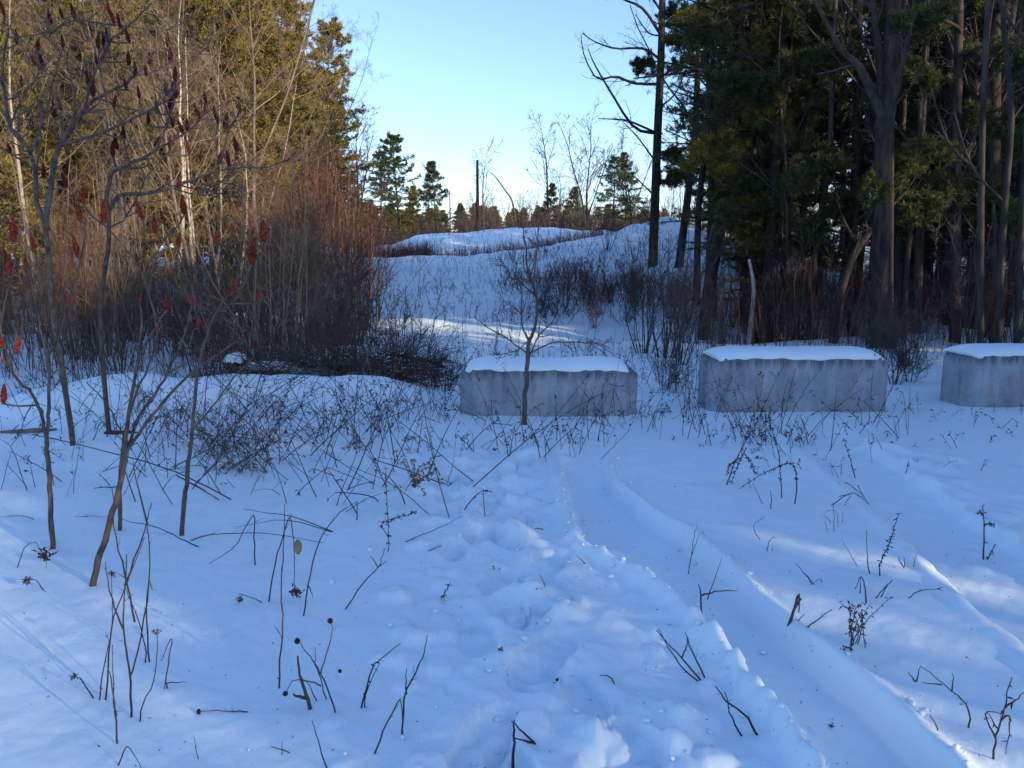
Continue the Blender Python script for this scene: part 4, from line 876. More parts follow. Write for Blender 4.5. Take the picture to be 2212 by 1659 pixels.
st = np.column_stack([rng.uniform(-1.35, 1.05, n), rng.uniform(-.5, .7, n), rng.uniform(0, .3, n)]); a = rng.uniform(0, 6.28, n)
P = grow(rng, st, np.column_stack([np.cos(a), np.sin(a)*.5, rng.uniform(-.1, .75, n)]), rng.uniform(.3, 1.1, n), 6, .2, -.06); R = rng.uniform(.003, .008, n)[:, None]*np.linspace(1, .4, 6)[None]
P[:, :, 2] = np.maximum(P[:, :, 2], -.05)
mb = MB(); mb.tubes(P, R, 3); q, qr = sprout(rng, P, R, 3, .2, 1, 45, 12, .4, .08, .7, 3, .2, 0, rmin=.0025); mb.tubes(q, qr, 3); part('sticks', mb.mesh('sticks', 'twig_dark'), t, True)
def drift(seed, L, W, Ht, mname='snow'):
    nu, nv = 40, 22; U, V = np.meshgrid(np.linspace(-1, 1, nu), np.linspace(-1, 1, nv), indexing='ij'); r = np.hypot(U, V)
    k = 1+.5*fbm(np.arctan2(V, U)*1.2+seed, r*0+seed, 3, seed); z = Ht*np.clip(1-(r/np.maximum(k, .4)/.85)**3, -.6, 1)**1*(1+.4*fbm(U*3+seed, V*3, 3, seed+1))
    idx = np.arange(nu*nv).reshape(nu, nv); mb = MB(); mb.add(np.stack([U*L/2, V*W/2, z], -1).reshape(-1, 3), np.stack([idx[:-1, :-1], idx[1:, :-1], idx[1:, 1:], idx[:-1, 1:]], -1).reshape(-1, 4))
    return mb.mesh('snow_patch', mname)
for i, (px, py, Y, L) in enumerate([(577, 785, 9.9, .8), (672, 800, 9.8, .6), (880, 832, 9.5, .4), (620, 815, 9.6, .7), (800, 812, 9.8, .4)]):
    p = at(px, py, Y); o = part('snow_patch', drift(20+i, L, .35, .06), t); o.location = (float(p[0])-bx, Y-by, float(p[2])-hz(bx, by)-.03)
# stump with a snow cap
p = at(507, 800, 9.9); sx = float(p[0])
t = thing('stump', 'black stump topped with snow at the left end of the brush pile', 'stump', (sx, 9.9, hz(sx, 9.9)))
top = float(at(507, 772, 9.9)[2])-hz(sx, 9.9)
mb = MB(); aa = np.linspace(0, 1, 8); mb.tubes(np.stack([.02*aa, 0*aa, -.1+(top+.1)*aa], 1), np.array([.17, .14, .12, .115, .11, .11, .10, .07]), 12); mb.f.append(np.arange(84, 96)[None]); part('trunk', mb.mesh('stump', 'charred'), t)
o = part('snow_top', drift(40, .30, .26, .065), t); o.location = (.02, 0, top-.01)
def place_log(label, px, py, Y, L, r, rz, seed, mname='log', dz=.0):
    p = at(px, py, Y); x = float(p[0]); single('fallen_log', log_mesh(seed, L, r, mname), label, 'log', (x, Y, hz(x, Y)+dz), rz=rz)
place_log('grey log half buried in snow at the left picture edge', 20, 940, 7.0, .8, .04, .1, 401, 'grey_bark', -.025)
place_log('short rotten log in the snow behind the leaning sumac', 285, 943, 6.9, .5, .03, -.15, 403, 'log', -.02)

# ------------------------------------------------------------------ dry weeds one can point at, traced from the photo
def leafbits(mb, rng, pos, n, L, w):
    p = pos[rng.integers(0, len(pos), n)]; d = nrm(rng.normal(0, 1, (n, 3))+np.array([0, 0, -.4])); s = nrm(np.cross(d, rng.normal(0, 1, (n, 3))))
    l = (L*rng.uniform(.5, 1.3, n))[:, None]; ww = w*rng.uniform(.6, 1.3, n)[:, None]
    up = nrm(np.cross(d, s))*l*.15
    V = np.stack([p, p+d*l*.5+s*ww+up, p+d*l, p+d*l*.5-s*ww+up], 1); mb.add(V.reshape(-1, 3), np.arange(n*4).reshape(-1, 4))
def ball_mesh(seed, r, spike=.25, mname='seed_black', sq=1.0):
    rng = np.random.default_rng(seed); mb = MB(); nu, nv = 14, 9
    a = np.linspace(0, 2*math.pi, nu, endpoint=False); b = np.linspace(.05, math.pi-.05, nv); A, B = np.meshgrid(a, b, indexing='ij')
    rr = r*(1+rng.uniform(-spike, spike, A.shape)*.6); V = np.stack([rr*np.sin(B)*np.cos(A), rr*np.sin(B)*np.sin(A), rr*np.cos(B)*sq], -1)
    idx = np.arange(nu*nv).reshape(nu, nv); nx = np.roll(idx, -1, 0)
    mb.add(V.reshape(-1, 3), np.stack([idx[:, :-1], nx[:, :-1], nx[:, 1:], idx[:, 1:]], -1).reshape(-1, 4))
    d = nrm(rng.normal(0, 1, (90, 3))); s = nrm(np.cross(d, rng.normal(0, 1, (90, 3))))*r*.12
    mb.add(np.stack([d*r*.9+s, d*r*.9-s, d*r*(1.2+spike)], 1).reshape(-1, 3), np.arange(270).reshape(-1, 3))
    return mb.mesh('seed_head', mname, False)
def umbel_mesh(seed, r):
    rng = np.random.default_rng(seed); mb = MB(); n = 22; a = rng.uniform(0, 6.28, n); s = rng.uniform(.3, 1, n)
    e = np.stack([np.cos(a)*s*r, np.sin(a)*s*r, r*(1.0-.25*s)], 1); P = np.stack([e*0, e*.5+np.array([0, 0, -.1*r]), e], 1)
    mb.tubes(P, np.full((n, 3), r*.03), 3); leafbits(mb, rng, e, 60, r*.25, r*.07); return mb.mesh('seed_head', 'weed', False)
WR = np.random.default_rng(99)
def weed(label, lines, r=.0035, seeds=0, mname='weed', heads=(), leaf=None, cat='dry weed', name='dry_weed', base=None, slope=.6):
    """lines: [(crop, [(x,y)...])], the first one stands on the ground"""
    L2 = [crop(c, p) for c, p in lines]
    lowest = max((p for l in L2 for p in l), key=lambda p: p[1]); g = ground(*lowest); Y0 = g[1]; B = np.array([g[0], Y0, g[2]])
    st = MB(); pts = []; nodes = []
    for k, l in enumerate(L2):
        n = len(l); w = np.cumsum(WR.normal(0, .012, n)); w -= w[0]
        foot = l[0]; gf = ground(*foot); onground = abs(gf[1]-Y0) < .35 and foot[1] > lowest[1]-60
        Y = gf[1] if (k > 0 and onground and not any(abs(foot[0]-q[0])+abs(foot[1]-q[1]) < 8 for q in nodes)) else Y0
        if k > 0:
            near = [(abs(foot[0]-q[0])+abs(foot[1]-q[1]), q[2]) for q in nodes]; dmin = min(near)
            if dmin[0] < 12: Y = dmin[1]
        P = at([q[0] for q in l], [q[1] for q in l], Y+w)
        P[:, 2] = np.maximum(P[:, 2], H(P[:, 0], P[:, 1])+.002)
        if k == 0 or Y == gf[1]: P[0, 2] = hz(P[0, 0], P[0, 1])-.02
        for q, yy in zip(l, Y+w): nodes.append((q[0], q[1], yy))
        S = smooth_line(P, max(6, 3*n)) if n > 2 else smooth_line(P, 5)
        S[1:] += WR.normal(0, .0015, (len(S)-1, 3))
        rr_ = np.linspace(r, r*.38, len(S))*(1 if k == 0 else .85); st.tubes(S-B, rr_, 5); pts.append(S-B)
        if r < .005 and len(S) > 5 and np.linalg.norm(S[-1]-S[0]) > .12:
            tw, twr = sprout(WR, (S-B)[None], rr_[None], 4, .3, 1, 42, 15, .10, .018, .55, 4, .2, .05, rmin=.0007); st.tubes(tw, twr, 3)
        if seeds: leafbits(st, WR, S[len(S)//4:]-B, int(seeds*len(l)), .022, .004)
    if not heads:
        return single(name, st.mesh('weed_stem', mname), label, cat, B)
    t = thing(name, label, cat, B); part('stem', st.mesh('weed_stem', mname), t)
    for (c, x, y, kind, size) in heads:
        (X_, Y_), = crop(c, [(x, y)]); q = min(nodes, key=lambda q: abs(q[0]-X_)+abs(q[1]-Y_)); p = at(X_, Y_, q[2])-B; sz = size/F*q[2]
        if kind == 'ball': me = ball_mesh(int(x), sz)
        elif kind == 'cone': me = ball_mesh(int(x), sz, .1, sq=1.5)
        elif kind == 'pod': me = ball_mesh(int(x), sz, .12, 'weed_tan', 1.9)
        elif kind == 'umbel': me = umbel_mesh(int(x), sz)
        elif kind == 'plume':
            mb = MB(); nn = 14; a = WR.uniform(-.7, 1.4, nn); s0 = np.zeros((nn, 3)); P = grow(WR, s0, np.column_stack([np.sin(a), WR.normal(0, .5, nn), np.cos(a)]), np.full(nn, sz*1.5), 6, .15, -.12)
            mb.tubes(P, np.full((nn, 6), .0016), 3); leafbits(mb, WR, P.reshape(-1, 3), 420, .02, .005); me = mb.mesh('seed_head', 'weed_tan', False)
        elif kind == 'tuft':
            mb = MB(); leafbits(mb, WR, WR.normal(0, sz*.4, (20, 3)), 40, sz, sz*.22); me = mb.mesh('seed_head', mname, False)
        o = part('seed_head', me, t); o.location = [float(v) for v in p]
    return t
weed('branching weed with crossed upright stems left of the lower picture', [('A', [(637, 1425), (630, 1210), (600, 990), (605, 820), (614, 620)]), ('A', [(600, 985), (545, 840), (512, 660)]), ('A', [(632, 1210), (660, 1130), (715, 850), (722, 560), (715, 470)]), ('A', [(655, 950), (610, 730), (560, 520), (545, 300)]), ('A', [(610, 760), (690, 540), (735, 370)]), ('A', [(718, 480), (640, 170)])], .0042)
weed('thin straight stalk leaning left of the branching weed', [('A', [(570, 1535), (560, 1400), (545, 1250), (525, 1160)]), ('A', [(565, 1410), (550, 1300), (548, 1060)])], .0035)
weed('long stalk crossing behind the branching weed', [('A', [(497, 1195), (545, 960), (600, 810), (640, 700), (700, 540)]), ('A', [(480, 1325), (500, 1190), (545, 950), (540, 700)])], .0032, heads=[('A', 545, 715, 'tuft', 8)])
weed('nodding stalk with a drooped tip at lower far left', [('A', [(470, 1330), (400, 1240), (360, 1210)])], .003, heads=[('A', 356, 1213, 'tuft', 7)])
weed('upright pair of stems right of the branching weed', [('A', [(720, 1045), (712, 900), (722, 760), (742, 790)]), ('A', [(708, 1155), (700, 1040), (650, 880), (600, 760)])], .0035)
weed('flower umbel gone to seed on a curved stem', [('A', [(675, 1455), (690, 1370), (745, 1240), (760, 1100), (762, 1015)])], .003, heads=[('A', 762, 1012, 'umbel', 12)])
weed('stalk snapped over into an upside-down V right of the seed umbel', [('A', [(820, 1285), (805, 1230), (822, 1120), (830, 1030), (780, 1140)]), ('A', [(808, 1248), (905, 1240)]), ('A', [(790, 1285), (806, 1230)])], .003)
weed('tallest straight stalk in the left foreground', [('A', [(1357, 1280), (1357, 1160), (1375, 980), (1370, 780), (1380, 540), (1382, 370)])], .0038)
weed('tall bent stalk with a hanging pod', [('A', [(1303, 860), (1340, 650), (1380, 520), (1410, 440), (1430, 560), (1430, 740), (1440, 812)])], .0036, heads=[('A', 1448, 585, 'pod', 9), ('A', 1438, 800, 'tuft', 14)])
weed('long arching stalk right of the hanging pod', [('A', [(1470, 925), (1500, 750), (1550, 560), (1600, 480), (1659, 410), (1740, 360)]), ('A', [(1497, 770), (1522, 830)])], .0036)
weed('kinked stalk standing alone above the arching one', [('A', [(1240, 680), (1236, 560), (1232, 430), (1140, 580), (1020, 668)])], .004)
weed('weed with round black seed balls in front', [('A', [(1635, 1415), (1580, 1240), (1530, 1150), (1490, 1095), (1450, 1050)]), ('A', [(1560, 1200), (1580, 1130), (1615, 1010), (1608, 955)]), ('A', [(1550, 1345), (1490, 1235)]), ('A', [(1560, 1260), (1500, 1235), (1425, 1240), (1390, 1290)]), ('A', [(1590, 1335), (1560, 1235), (1532, 1150), (1535, 1070)])], .0034, heads=[('A', 1445, 1042, 'ball', 6.0), ('A', 1605, 944, 'ball', 5.6), ('A', 1388, 1297, 'ball', 5.6), ('A', 1652, 1188, 'ball', 4)])
weed('thick pointed stub beside the seed-ball weed', [('A', [(1515, 1380), (1490, 1310), (1462, 1225), (1445, 1115)]), ('A', [(1490, 1320), (1450, 1310), (1425, 1302)])], .0085, mname='log')
weed('seed head on a stalk lying flat on the snow', [('A', [(1250, 1405), (1190, 1393), (1110, 1385), (975, 1385)]), ('A', [(1187, 1415), (1187, 1395)])], .003, heads=[('A', 966, 1385, 'cone', 4.6)])
weed('single seed ball on a short curved stalk at the bottom edge', [('A', [(1455, 1550), (1400, 1580), (1318, 1592)]), ('A', [(1365, 1615), (1375, 1530)])], .0026, heads=[('A', 1310, 1592, 'ball', 5)])
weed('bare straight stalk leaning left at the bottom edge', [('A', [(1595, 1690), (1555, 1560), (1517, 1430)])], .003)
weed('stalk folded into a tent shape at the bottom left edge', [('A', [(560, 1665), (600, 1590), (625, 1555), (690, 1665)])], .0026)
weed('hair-thin stalk between the tent-shaped one and the seed balls', [('A', [(970, 1630), (940, 1500)])], .0018)
weed('small drooping flower head left of the leaning sumac', [('A', [(222, 805), (185, 755), (160, 740), (140, 745)])], .0026, heads=[('A', 132, 745, 'tuft', 9)])
weed('bent weed with a ragged brown head beside the leftmost sumac', [('A', [(70, 625), (120, 590), (165, 560), (190, 590), (215, 625), (228, 690)])], .003, heads=[('A', 208, 622, 'tuft', 14)])
weed('fallen stalk with one hanging leaf', [('A', [(1300, 862), (1270, 860), (1220, 830), (1165, 812), (1168, 845)])], .0026, heads=[('A', 1168, 840, 'tuft', 7)])
weed('long stalk lying level at the left picture edge', [('A', [(195, 455), (110, 432), (0, 440)])], .0028)
weed('level stalk running between the two left sumac stems', [('A', [(270, 445), (400, 446), (525, 444)])], .0026)
weed('crossed stalks leaning at the left picture edge', [('A', [(135, 310), (60, 110), (0, 60)]), ('A', [(0, 310), (35, 190), (60, 110)])], .003)
weed('stick running down behind the leaning sumac', [('A', [(1000, 590), (880, 545), (760, 490), (590, 450)])], .0042)
weed('long low stem sweeping right from the straight sumac', [('A', [(883, 545), (1000, 528), (1100, 520), (1300, 520), (1570, 565)])], .004)
weed('two long stems lying across the weeds', [('A', [(1659, 500), (1430, 440), (1300, 420), (1180, 400)]), ('A', [(1659, 520), (1400, 455), (1140, 490)])], .0036)
weed('smooth curved stem with a twiggy tip left of the footprints', [('B', [(5, 893), (90, 780), (180, 680), (200, 630), (212, 590)]), ('B', [(178, 685), (215, 655)]), ('B', [(178, 685), (140, 625)])], .0036)
weed('weed with a row of hanging dead leaves', [('B', [(225, 615), (230, 540), (222, 350), (215, 200)]), ('B', [(230, 540), (195, 470), (270, 440), (330, 425), (365, 410)])], .003, seeds=14, mname='weed')
weed('tan plume of a dead goldenrod at the edge of the weeds', [('B', [(0, 415), (80, 375), (150, 340), (310, 290)])], .003, heads=[('B', 355, 285, 'plume', 40)])
weed('long thin stick rising right beside the trodden line', [('B', [(285, 558), (345, 545), (480, 490), (588, 433)]), ('B', [(345, 545), (350, 562)]), ('B', [(380, 535), (372, 560)])], .0032)
weed('short bent stick on smooth snow beside the trodden line', [('B', [(375, 620), (460, 585), (490, 582)])], .003)
weed('small forked sprig left of the footprints', [('B', [(475, 830), (505, 805), (530, 755)]), ('B', [(495, 830), (505, 805)])], .0024, seeds=3)
weed('paired brittle stems leaning right in the lower middle', [('B', [(90, 1365), (145, 1185), (180, 1140), (290, 1052)]), ('B', [(105, 1380), (130, 1270), (185, 1150)])], .0034, seeds=1)
weed('thin forked stem just left of the sunlit edge', [('B', [(292, 1515), (315, 1300), (360, 1200), (400, 1110), (417, 1015)]), ('B', [(317, 1300), (315, 1175)])], .0036)
weed('stalk broken into a narrow V below the forked stem', [('B', [(150, 1595), (220, 1455), (290, 1320), (297, 1500)])], .0036)
weed('three dark snapped sticks forming an angle at the bottom middle', [('B', [(835, 1605), (838, 1500), (840, 1425)]), ('B', [(962, 1558), (900, 1500), (830, 1435)]), ('B', [(940, 1562), (845, 1515)])], .0058)
weed('short twig lying among the nearest footprints', [('B', [(1113, 1502), (1162, 1472)])], .0036)
weed('bent twig leaning over the footprints', [('B', [(1348, 1270), (1305, 1215), (1255, 1210)])], .0036)
weed('dark splinter of wood lying beyond the footprints', [('B', [(1220, 685), (1145, 627)])], .0042)
weed('thin twig sticking out of a footprint', [('B', [(1000, 795), (965, 720)])], .0026)
weed('flat curled twig on the far trodden snow', [('B', [(905, 505), (950, 515), (980, 518), (972, 500)])], .003)
weed('fan of dark stems rising from the left lip of the rut', [('C', [(100, 1248), (0, 1130), (-130, 990)]), ('C', [(105, 1245), (40, 1080), (15, 1000)]), ('C', [(92, 1250), (-20, 1150), (-120, 980)]), ('C', [(-5, 1128), (18, 1070), (25, 1020)])], .0046)
weed('curved dark stick leaning in the rut lip below the fan', [('C', [(378, 1520), (300, 1400), (210, 1330), (162, 1260)]), ('C', [(308, 1502), (240, 1420), (205, 1290)])], .0046)
weed('stub with a level side stick at the near end of the rut', [('C', [(97, 860), (88, 820), (78, 765)]), ('C', [(92, 820), (170, 798), (262, 800)])], .0056)
weed('thick broken stalk standing on the right lip of the rut', [('C', [(510, 968), (550, 870), (578, 835)]), ('C', [(545, 880), (562, 815), (564, 905)])], .008)
weed('slanting sticks lying right of the thick broken stalk', [('C', [(585, 968), (660, 935), (725, 888)]), ('C', [(568, 1005), (608, 968)]), ('C', [(540, 968), (595, 910)])], .0038)
weed('bushy clump of dead grass on the sunlit snow', [('C', [(820, 1065), (815, 960), (805, 840)]), ('C', [(825, 1065), (850, 940), (760, 850)]), ('C', [(840, 1055), (870, 950), (905, 865)]), ('C', [(850, 1060), (890, 950), (1000, 840)]), ('C', [(885, 1080), (880, 1000), (872, 900)]), ('C', [(815, 1065), (835, 900), (880, 860)]), ('C', [(818, 1065), (830, 980), (790, 1010)]), ('C', [(830, 1060), (840, 960), (900, 900)]), ('C', [(815, 1070), (775, 1090)]), ('C', [(822, 1060), (812, 900), (780, 870)])], .0028, seeds=4, name='grass_clump', cat='dead grass')
weed('bent-over weed just beyond the grass clump', [('C', [(895, 860), (885, 780), (865, 725), (840, 790)]), ('C', [(862, 815), (866, 730)])], .004)
weed('two slanting stems right of the bent-over weed', [('C', [(920, 840), (970, 795), (1020, 745)]), ('C', [(955, 830), (985, 790), (1015, 750)])], .0032)
weed('lone stalk with a forked tip lying right on smooth snow', [('C', [(1075, 840), (1150, 800), (1250, 788)]), ('C', [(1235, 790), (1265, 780)]), ('C', [(1240, 790), (1262, 797)])], .0032)
weed('small leaning sticks between the rut and the seeded stalk', [('C', [(640, 772), (600, 720), (545, 660)]), ('C', [(640, 770), (595, 712)]), ('C', [(688, 765), (672, 742), (640, 768)])], .003)
weed('leaning stalk set with curled seeds between the two tracks', [('C', [(962, 728), (960, 660), (1000, 580), (1020, 520), (1050, 420)])], .0036, seeds=9)
weed('short upright stalk just left of the seeded stalk', [('C', [(915, 725), (900, 670), (896, 600), (892, 505)])], .0036)
weed('fine long stalk left of the short upright one', [('C', [(860, 678), (770, 540)])], .002)
weed('low grass tuft right of the seeded stalk', [('C', [(1085, 682), (1050, 630)]), ('C', [(1080, 682), (1075, 630)]), ('C', [(1070, 680), (1045, 645)]), ('C', [(1122, 695), (1135, 622)])], .003, name='grass_clump', cat='dead grass')
weed('small dark sapling-like weed on the far right track', [('C', [(1467, 598), (1465, 470), (1460, 385)]), ('C', [(1466, 480), (1500, 470), (1515, 490)]), ('C', [(1462, 430), (1440, 415)]), ('C', [(1480, 598), (1515, 580)])], .005, seeds=6)
weed('heap of fallen stalks beside the right track', [('C', [(710, 312), (830, 322), (905, 380)]), ('C', [(780, 380), (830, 320)]), ('C', [(790, 270), (850, 310), (908, 382)]), ('C', [(725, 345), (800, 330), (880, 355)]), ('C', [(850, 285), (885, 345)]), ('C', [(780, 310), (870, 345)])], .0036)
weed('drooping seeded weed, left of the pair before the middle block', [('C', [(212, 282), (240, 210), (270, 140), (345, 0), (380, -60)]), ('C', [(300, 130), (330, 170), (350, 220)]), ('C', [(310, 100), (270, 180), (240, 265)]), ('C', [(285, 150), (235, 180), (215, 225)])], .005, seeds=16)
weed('seeded weed folded into an arch before the middle block', [('C', [(545, 378), (555, 270), (530, 180), (440, 205), (360, 245), (275, 300)])], .0046, seeds=14)
weed('tall seeded stalk standing through the arched weed', [('C', [(485, 352), (475, 240), (465, 120), (430, 0), (420, -60)])], .0042, seeds=12)
weed('thin stalks crossing left of the arched weed', [('C', [(395, 380), (340, 270)]), ('C', [(330, 300), (320, 250)])], .0028)
weed('stubby straight stalk right of the arched weed', [('C', [(432, 398), (430, 305)])], .004)
weed('short seeded stalk at the start of the right track', [('C', [(845, 215), (815, 160), (785, 65)])], .004, seeds=12)
weed('slanting stick on open snow before the right block', [('C', [(975, 120), (940, 50)])], .0036)
weed('straight cane standing before the right end of the middle block', [('C', [(720, 85), (728, 40), (750, -190)])], .005)
weed('dry stem forked like a Y at lower right', [('C', [(1390, 1470), (1385, 1360), (1300, 1280), (1155, 1160)]), ('C', [(1308, 1290), (1315, 1195)]), ('C', [(1260, 1255), (1165, 1247)]), ('C', [(1135, 1240), (1155, 1165)]), ('C', [(1130, 1240), (1095, 1195)])], .0034)
weed('many-branched twig weed at the lower right picture edge', [('C', [(1510, 1625), (1520, 1520), (1550, 1420), (1570, 1340), (1598, 1220)]), ('C', [(1522, 1515), (1470, 1395), (1550, 1395)]), ('C', [(1568, 1365), (1620, 1330), (1659, 1290)]), ('C', [(1545, 1430), (1585, 1405), (1588, 1480), (1570, 1590)]), ('C', [(1535, 1470), (1490, 1400)])], .0038, seeds=1)
weed('short stick leaning left above the bottom right corner', [('C', [(1258, 1500), (1230, 1450), (1200, 1400)])], .003)
weed('two fine stalks in the far part of the rut', [('C', [(30, 630), (50, 560), (70, 480)]), ('C', [(45, 620), (82, 520)])], .0026)
weed('single slanting stalk on the rut wall', [('C', [(120, 748), (190, 635)])], .003)
weed('tiny sprig on the bank between the tracks', [('C', [(405, 600), (425, 550), (450, 535)]), ('C', [(430, 605), (442, 575)])], .0028)
weed('kinked thin stalk on the bank above the tiny sprig', [('C', [(383, 558), (345, 485), (402, 432)])], .0026)
weed('fine grass stems beside the heap of fallen stalks', [('C', [(740, 470), (735, 420), (730, 370)]), ('C', [(720, 470), (700, 440), (680, 440)]), ('C', [(775, 468), (780, 410)]), ('C', [(710, 515), (690, 455)]), ('C', [(755, 470), (745, 410), (690, 410)])], .0024, name='grass_clump', cat='dead grass')
# leaves showing in the footprints
for i, (c, x, y) in enumerate([('B', 750, 693), ('B', 965, 830), ('B', 785, 1135), ('B', 1070, 1240), ('C', 760, 1335)]):
    (X_, Y_), = crop(c, [(x, y)]); g = ground(X_, Y_); mb = MB(); leafbits(mb, WR, WR.normal(0, .012, (8, 3))*np.array([1, 1, .15])+np.array([0, 0, .006]), 7, .026, .008); mb.v[0][:, 2] *= .35
    single('dead_leaves', mb.mesh('dead_leaves', 'leaf_dry', False), ['dead leaves in the farthest hollow of the footprints', 'dark leaf litter in the middle footprint', 'scrap of leaves under a snow lump', 'brown leaves in the nearest open footprint', 'dark leaf scrap in the bottom of the rut'][i], 'leaves', (g[0], g[1], g[2]+.0), 'leaf scraps in the snow')

# ------------------------------------------------------------------ weeds no one could count
def clumped(x0, x1, y0, y1, seed, thr=.0, sx=.9, fade=.35):
    f0 = band(x0, x1, y0, y1); lo = (x0-1106)/F; hi = (x1-1106)/F
    def f(rng):
        for _ in range(60):
            x, y = f0(rng); v = fbm(np.array([x*sx+seed*3.7]), np.array([y*sx*1.3]), 3, seed)[0]
            u = (x/y-lo)/(hi-lo); w = (y-y0)/(y1-y0)
            if v*1.6-thr > rng.uniform(-.5, .5) and rng.random() < min(1, w/fade+.12)*min(1, u/.15+.1)*min(1, (1-u)/.15+.1): return x, y
        return x, y
    return f
def tangle(name, label, n, fx, hlo, hhi, mname, seed, r=.004, lean=.5, sag=-.08, bits=6, kink=.25, sub=2):
    rng = np.random.default_rng(seed); pts = np.array([fx(rng) for _ in range(n)]); st = np.column_stack([pts, H(pts[:, 0], pts[:, 1])-.02])
    d = np.column_stack([rng.normal(0, lean, (n, 2)), np.ones(n)]); L = rng.uniform(hlo, hhi, n)*rng.choice([.3, .6, 1, 1], n)
    P = grow(rng, st, d, L, 7, .05, sag)
    k = rng.random(n) < kink; dd = nrm(np.column_stack([rng.normal(0, 1, (k.sum(), 2)), rng.uniform(-1, .1, k.sum())]))
    P[k, 5] = P[k, 4]+dd*(L[k]/7)[:, None]*1.5; P[k, 6] = P[k, 5]+dd*(L[k]/7)[:, None]*1.5
    g = H(P[:, :, 0].ravel(), P[:, :, 1].ravel()).reshape(P.shape[:2]); P[:, 1:, 2] = np.maximum(P[:, 1:, 2], g[:, 1:]+.004)
    R = (r*rng.uniform(.5, 1.2, n))[:, None]*np.linspace(1, .5, 7)[None]; mb = MB(); mb.tubes(P, R, 3)
    q, qr = sprout(rng, P, R, sub, .35, 1, 40, 12, .3, .05, .7, 4, .15, 0, rmin=.0015); mb.tubes(q, qr, 3)
    if bits:
        sel = rng.random(n) < .45; leafbits(mb, rng, np.concatenate([P[sel, 3:].reshape(-1, 3), q[:, 1:].reshape(-1, 3)]), n*bits, .03, .006)
    return single(name, mb.mesh(name, mname), label, 'weeds', kind='stuff')
tangle('weed_tangle', 'tangle of dark dry stems lying and standing in the snow left of the blocks', 250, clumped(160, 1080, 4.6, 8.9, 5, -.1), .35, 1.35, 'weed', 11, .0046, .85, -.05, 3, kink=.25, sub=1)
tangle('leafy_weeds', 'dark leafy dead weeds in clumps left of the blocks', 75, clumped(420, 1000, 5.4, 8.7, 9, .15), .25, .8, 'weed', 21, .0036, .45, -.05, 12, kink=.2, sub=3)
tangle('tan_stems', 'tan dry stems and leaves among the dark weeds left of the blocks', 90, clumped(300, 1000, 5.2, 8.6, 12, .1), .3, .9, 'weed_tan', 22, .0034, .5, -.06, 8, kink=.3, sub=2)
tangle('weed_fringe', 'fringe of dry weeds standing before and between the blocks', 230, clumped(880, 1990, 5.9, 8.0, 31, .12, 1.1, .5), .2, .8, 'weed', 12, .0036, .42, -.05, 6)
tangle('weed_screen', 'upright dry stalks standing behind and between the blocks', 240, band(700, 1560, 8.8, 13), .4, 1.1, 'weed', 13, .0042, .22, -.02, 8, sub=3)
tangle('left_weeds', 'sparse dry stems in the snow around the sumac stems', 240, clumped(-40, 560, 4.9, 9.0, 51, .0), .2, .8, 'weed', 14, .0036, .5, -.1, 3)
tangle('right_stubble', 'short dry stubble scattered in the snow before the right blocks', 90, band(1500, 2230, 5.6, 8.0), .06, .22, 'weed', 15, .003, .4, -.05, 2)
tangle('pale_grass', 'pale tan grass blades bent among the left weeds', 130, band(430, 560, 5.6, 6.8), .2, .5, 'grass_dead', 16, .003, .6, -.25, 4)
tangle('slope_weeds', 'dry weeds dotting the snowy hill', 1150, band(880, 1480, 19, 39), .2, .7, 'weed', 17, .006, .35, -.03, 6)
tangle('mound_weeds', 'dry weeds dotting the far snow mound', 700, band(915, 1260, 50, 62), .2, .6, 'weed', 18, .010, .3, -.02, 3)
for i in range(26):
    px, Y = [(1290, 20), (1340, 21), (1240, 19.5), (1200, 19), (1380, 20), (1420, 18.5), (1330, 18.5), (1270, 19), (1450, 17.5), (1150, 18.8)][i % 10]
    px += wr.uniform(-45, 45); Y += wr.uniform(-1.0, 1.5)
    put(wr.choice(SD[1:]+SR_[2:]), 'slope_shrub', 'leafless shrub on the snowy slope, %s' % ('upper part' if Y > 22.5 else 'foot, left of the bare sapling' if px < 1180 else 'foot, by the wood corner' if px > 1340 else 'foot, right of the bare sapling'), 'shrub', px, Y, sc=wr.uniform(.4, .75), group='shrubs of the right slope')
for i, (px, Y, sc) in enumerate([(1310, 29, .8), (1440, 12.2, .9), (1395, 12.9, .8), (1470, 11.4, .7)]):
    put(SD[0], 'bush', ['open fan-shaped bush high on the snowy slope', 'grey-green bush at the left corner of the right wood', 'smaller bush left of the grey-green one', 'dense bush just behind the gap between left and middle blocks'][i], 'shrub', px, Y, sc=sc)
for i, (px, Y, sc) in enumerate([(880, 9.6, .8), (930, 9.3, .7), (840, 10.2, .9), (960, 9.2, .5), (1440, 9.3, .5), (1465, 9.0, .45), (1950, 9.6, .6), (1985, 9.8, .6), (1925, 10.2, .8)]):
    put(SD[1 + i % 2], 'block_shrub', ['twiggy shrub left of the leftmost block, second from it', 'twiggy shrub close to the left end of the leftmost block', 'larger twiggy shrub at the right end of the brush pile', 'tiny shrub touching the corner of the leftmost block', 'low shrub in the gap, nearer the leftmost block', 'low shrub in the gap, nearer the middle block', 'shrub in the right gap, in front', 'shrub in the right gap, towards the right block', 'taller shrub in the right gap, farther back'][i], 'shrub', px, Y, sc=sc, group='low shrubs beside the blocks')

TALL = pine(194, 10.4, .12, .69, 1.3, .28, sub=8, tuft=6, m=6, L=.22, w=.05, dead=0, power=.4)  # added out of view, crown kept high to shade the right wood
for q, a, sc in [(13.1, 10.6, .94), (14.2, 10.2, .94)]:
    edge_tree(TALL, q, a, sc)

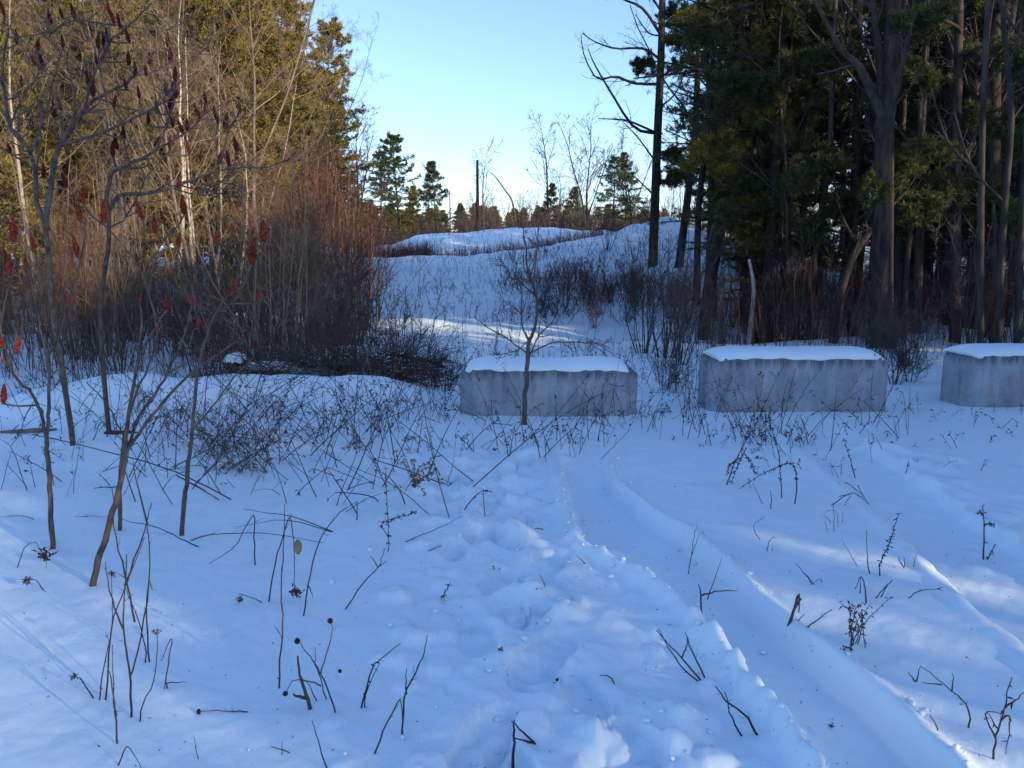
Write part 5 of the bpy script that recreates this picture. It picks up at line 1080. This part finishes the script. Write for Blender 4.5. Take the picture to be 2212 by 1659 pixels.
# litter on the snow: bark crumbs, seeds and needles
rng = np.random.default_rng(21); n = 1500; px = rng.uniform(-50, 2260, n); Yl = 1.7+7*rng.random(n)**1.4; xl = (px-1106)/F*Yl; P0 = np.column_stack([xl, Yl, H(xl, Yl)+.002])
mb = MB(); leafbits(mb, rng, P0, n, .010, .0022); single('snow_litter', mb.mesh('snow_litter', 'leaf_dry', False), 'specks of bark and seed husk scattered on the snow', 'litter', kind='stuff')

tangle('face_weeds', 'dark dead weeds thick on the steep face of the right knoll', 900, clumped(1060, 1430, 18, 33, 41, .05, .35), .3, .9, 'weed', 23, .008, .4, -.03, 10, sub=3)

# crumbs of snow thrown out by boots and wheels
def crumbs(n, seed):
    rng = np.random.default_rng(seed); y = 1.8+4.4*rng.random(n)**1.3; k = rng.random(n)
    x = np.where(k < .6, path_x(y)+rng.normal(0, .42, n), np.where(k < .85, np.interp(y, RL[1], RL[0])-.03+rng.normal(0, .06, n), np.interp(y, RR[1], RR[0])+.05+rng.normal(0, .06, n)))
    r = .003+.015*rng.random(n)**4; z = H(x, y)+r*.35
    o = np.array([[1, 0, 0], [-1, 0, 0], [0, 1, 0], [0, -1, 0], [0, 0, 1], [0, 0, -1], [.6, .6, .6], [-.6, .6, .6], [.6, -.6, .6], [-.6, -.6, .6]])*1.0
    f = np.array([[4, 6, 7], [4, 7, 9], [4, 9, 8], [4, 8, 6], [0, 6, 8], [1, 9, 7], [2, 7, 6], [3, 8, 9], [0, 2, 6], [1, 7, 2], [1, 3, 9], [0, 8, 3], [0, 5, 2], [2, 5, 1], [1, 5, 3], [3, 5, 0]])
    V = np.stack([x, y, z], 1)[:, None]+o[None]*r[:, None, None]*rng.uniform(.6, 1.3, (n, 10, 1))
    mb = MB(); mb.add(V.reshape(-1, 3), (f[None]+np.arange(n)[:, None, None]*10).reshape(-1, 3))
    single('snow_crumbs', mb.mesh('snow_crumbs', 'snow', True), 'crumbs of snow strewn along the footprints and wheel rut', 'snow', kind='stuff')
crumbs(750, 6)

# things of one kind in one place are told apart by their order across the picture
shared = {}
for o in list(scene.objects):
    if o.parent is None and o.get('label') and o.get('group') and not o['group'].startswith(('wood edge', 'pines of the distant', 'leafless trees of the distant')):
        shared.setdefault((o['group'], o['label']), []).append(o)
for (grp, lab), obs in shared.items():
    if len(obs) < 2: continue
    obs.sort(key=lambda o: o.location.x/max(o.location.y, .1))
    for k, o in enumerate(obs):
        word = 'leftmost' if k == 0 else 'rightmost' if k == len(obs)-1 else ['second', 'third', 'fourth', 'fifth', 'sixth', 'seventh', 'eighth', 'ninth'][min(k-1, 7)]+' from left'
        new = '%s, %s' % (lab, word)
        if len(new.split()) > 16: new = new.replace(' the ', ' ')
        o['label'] = new
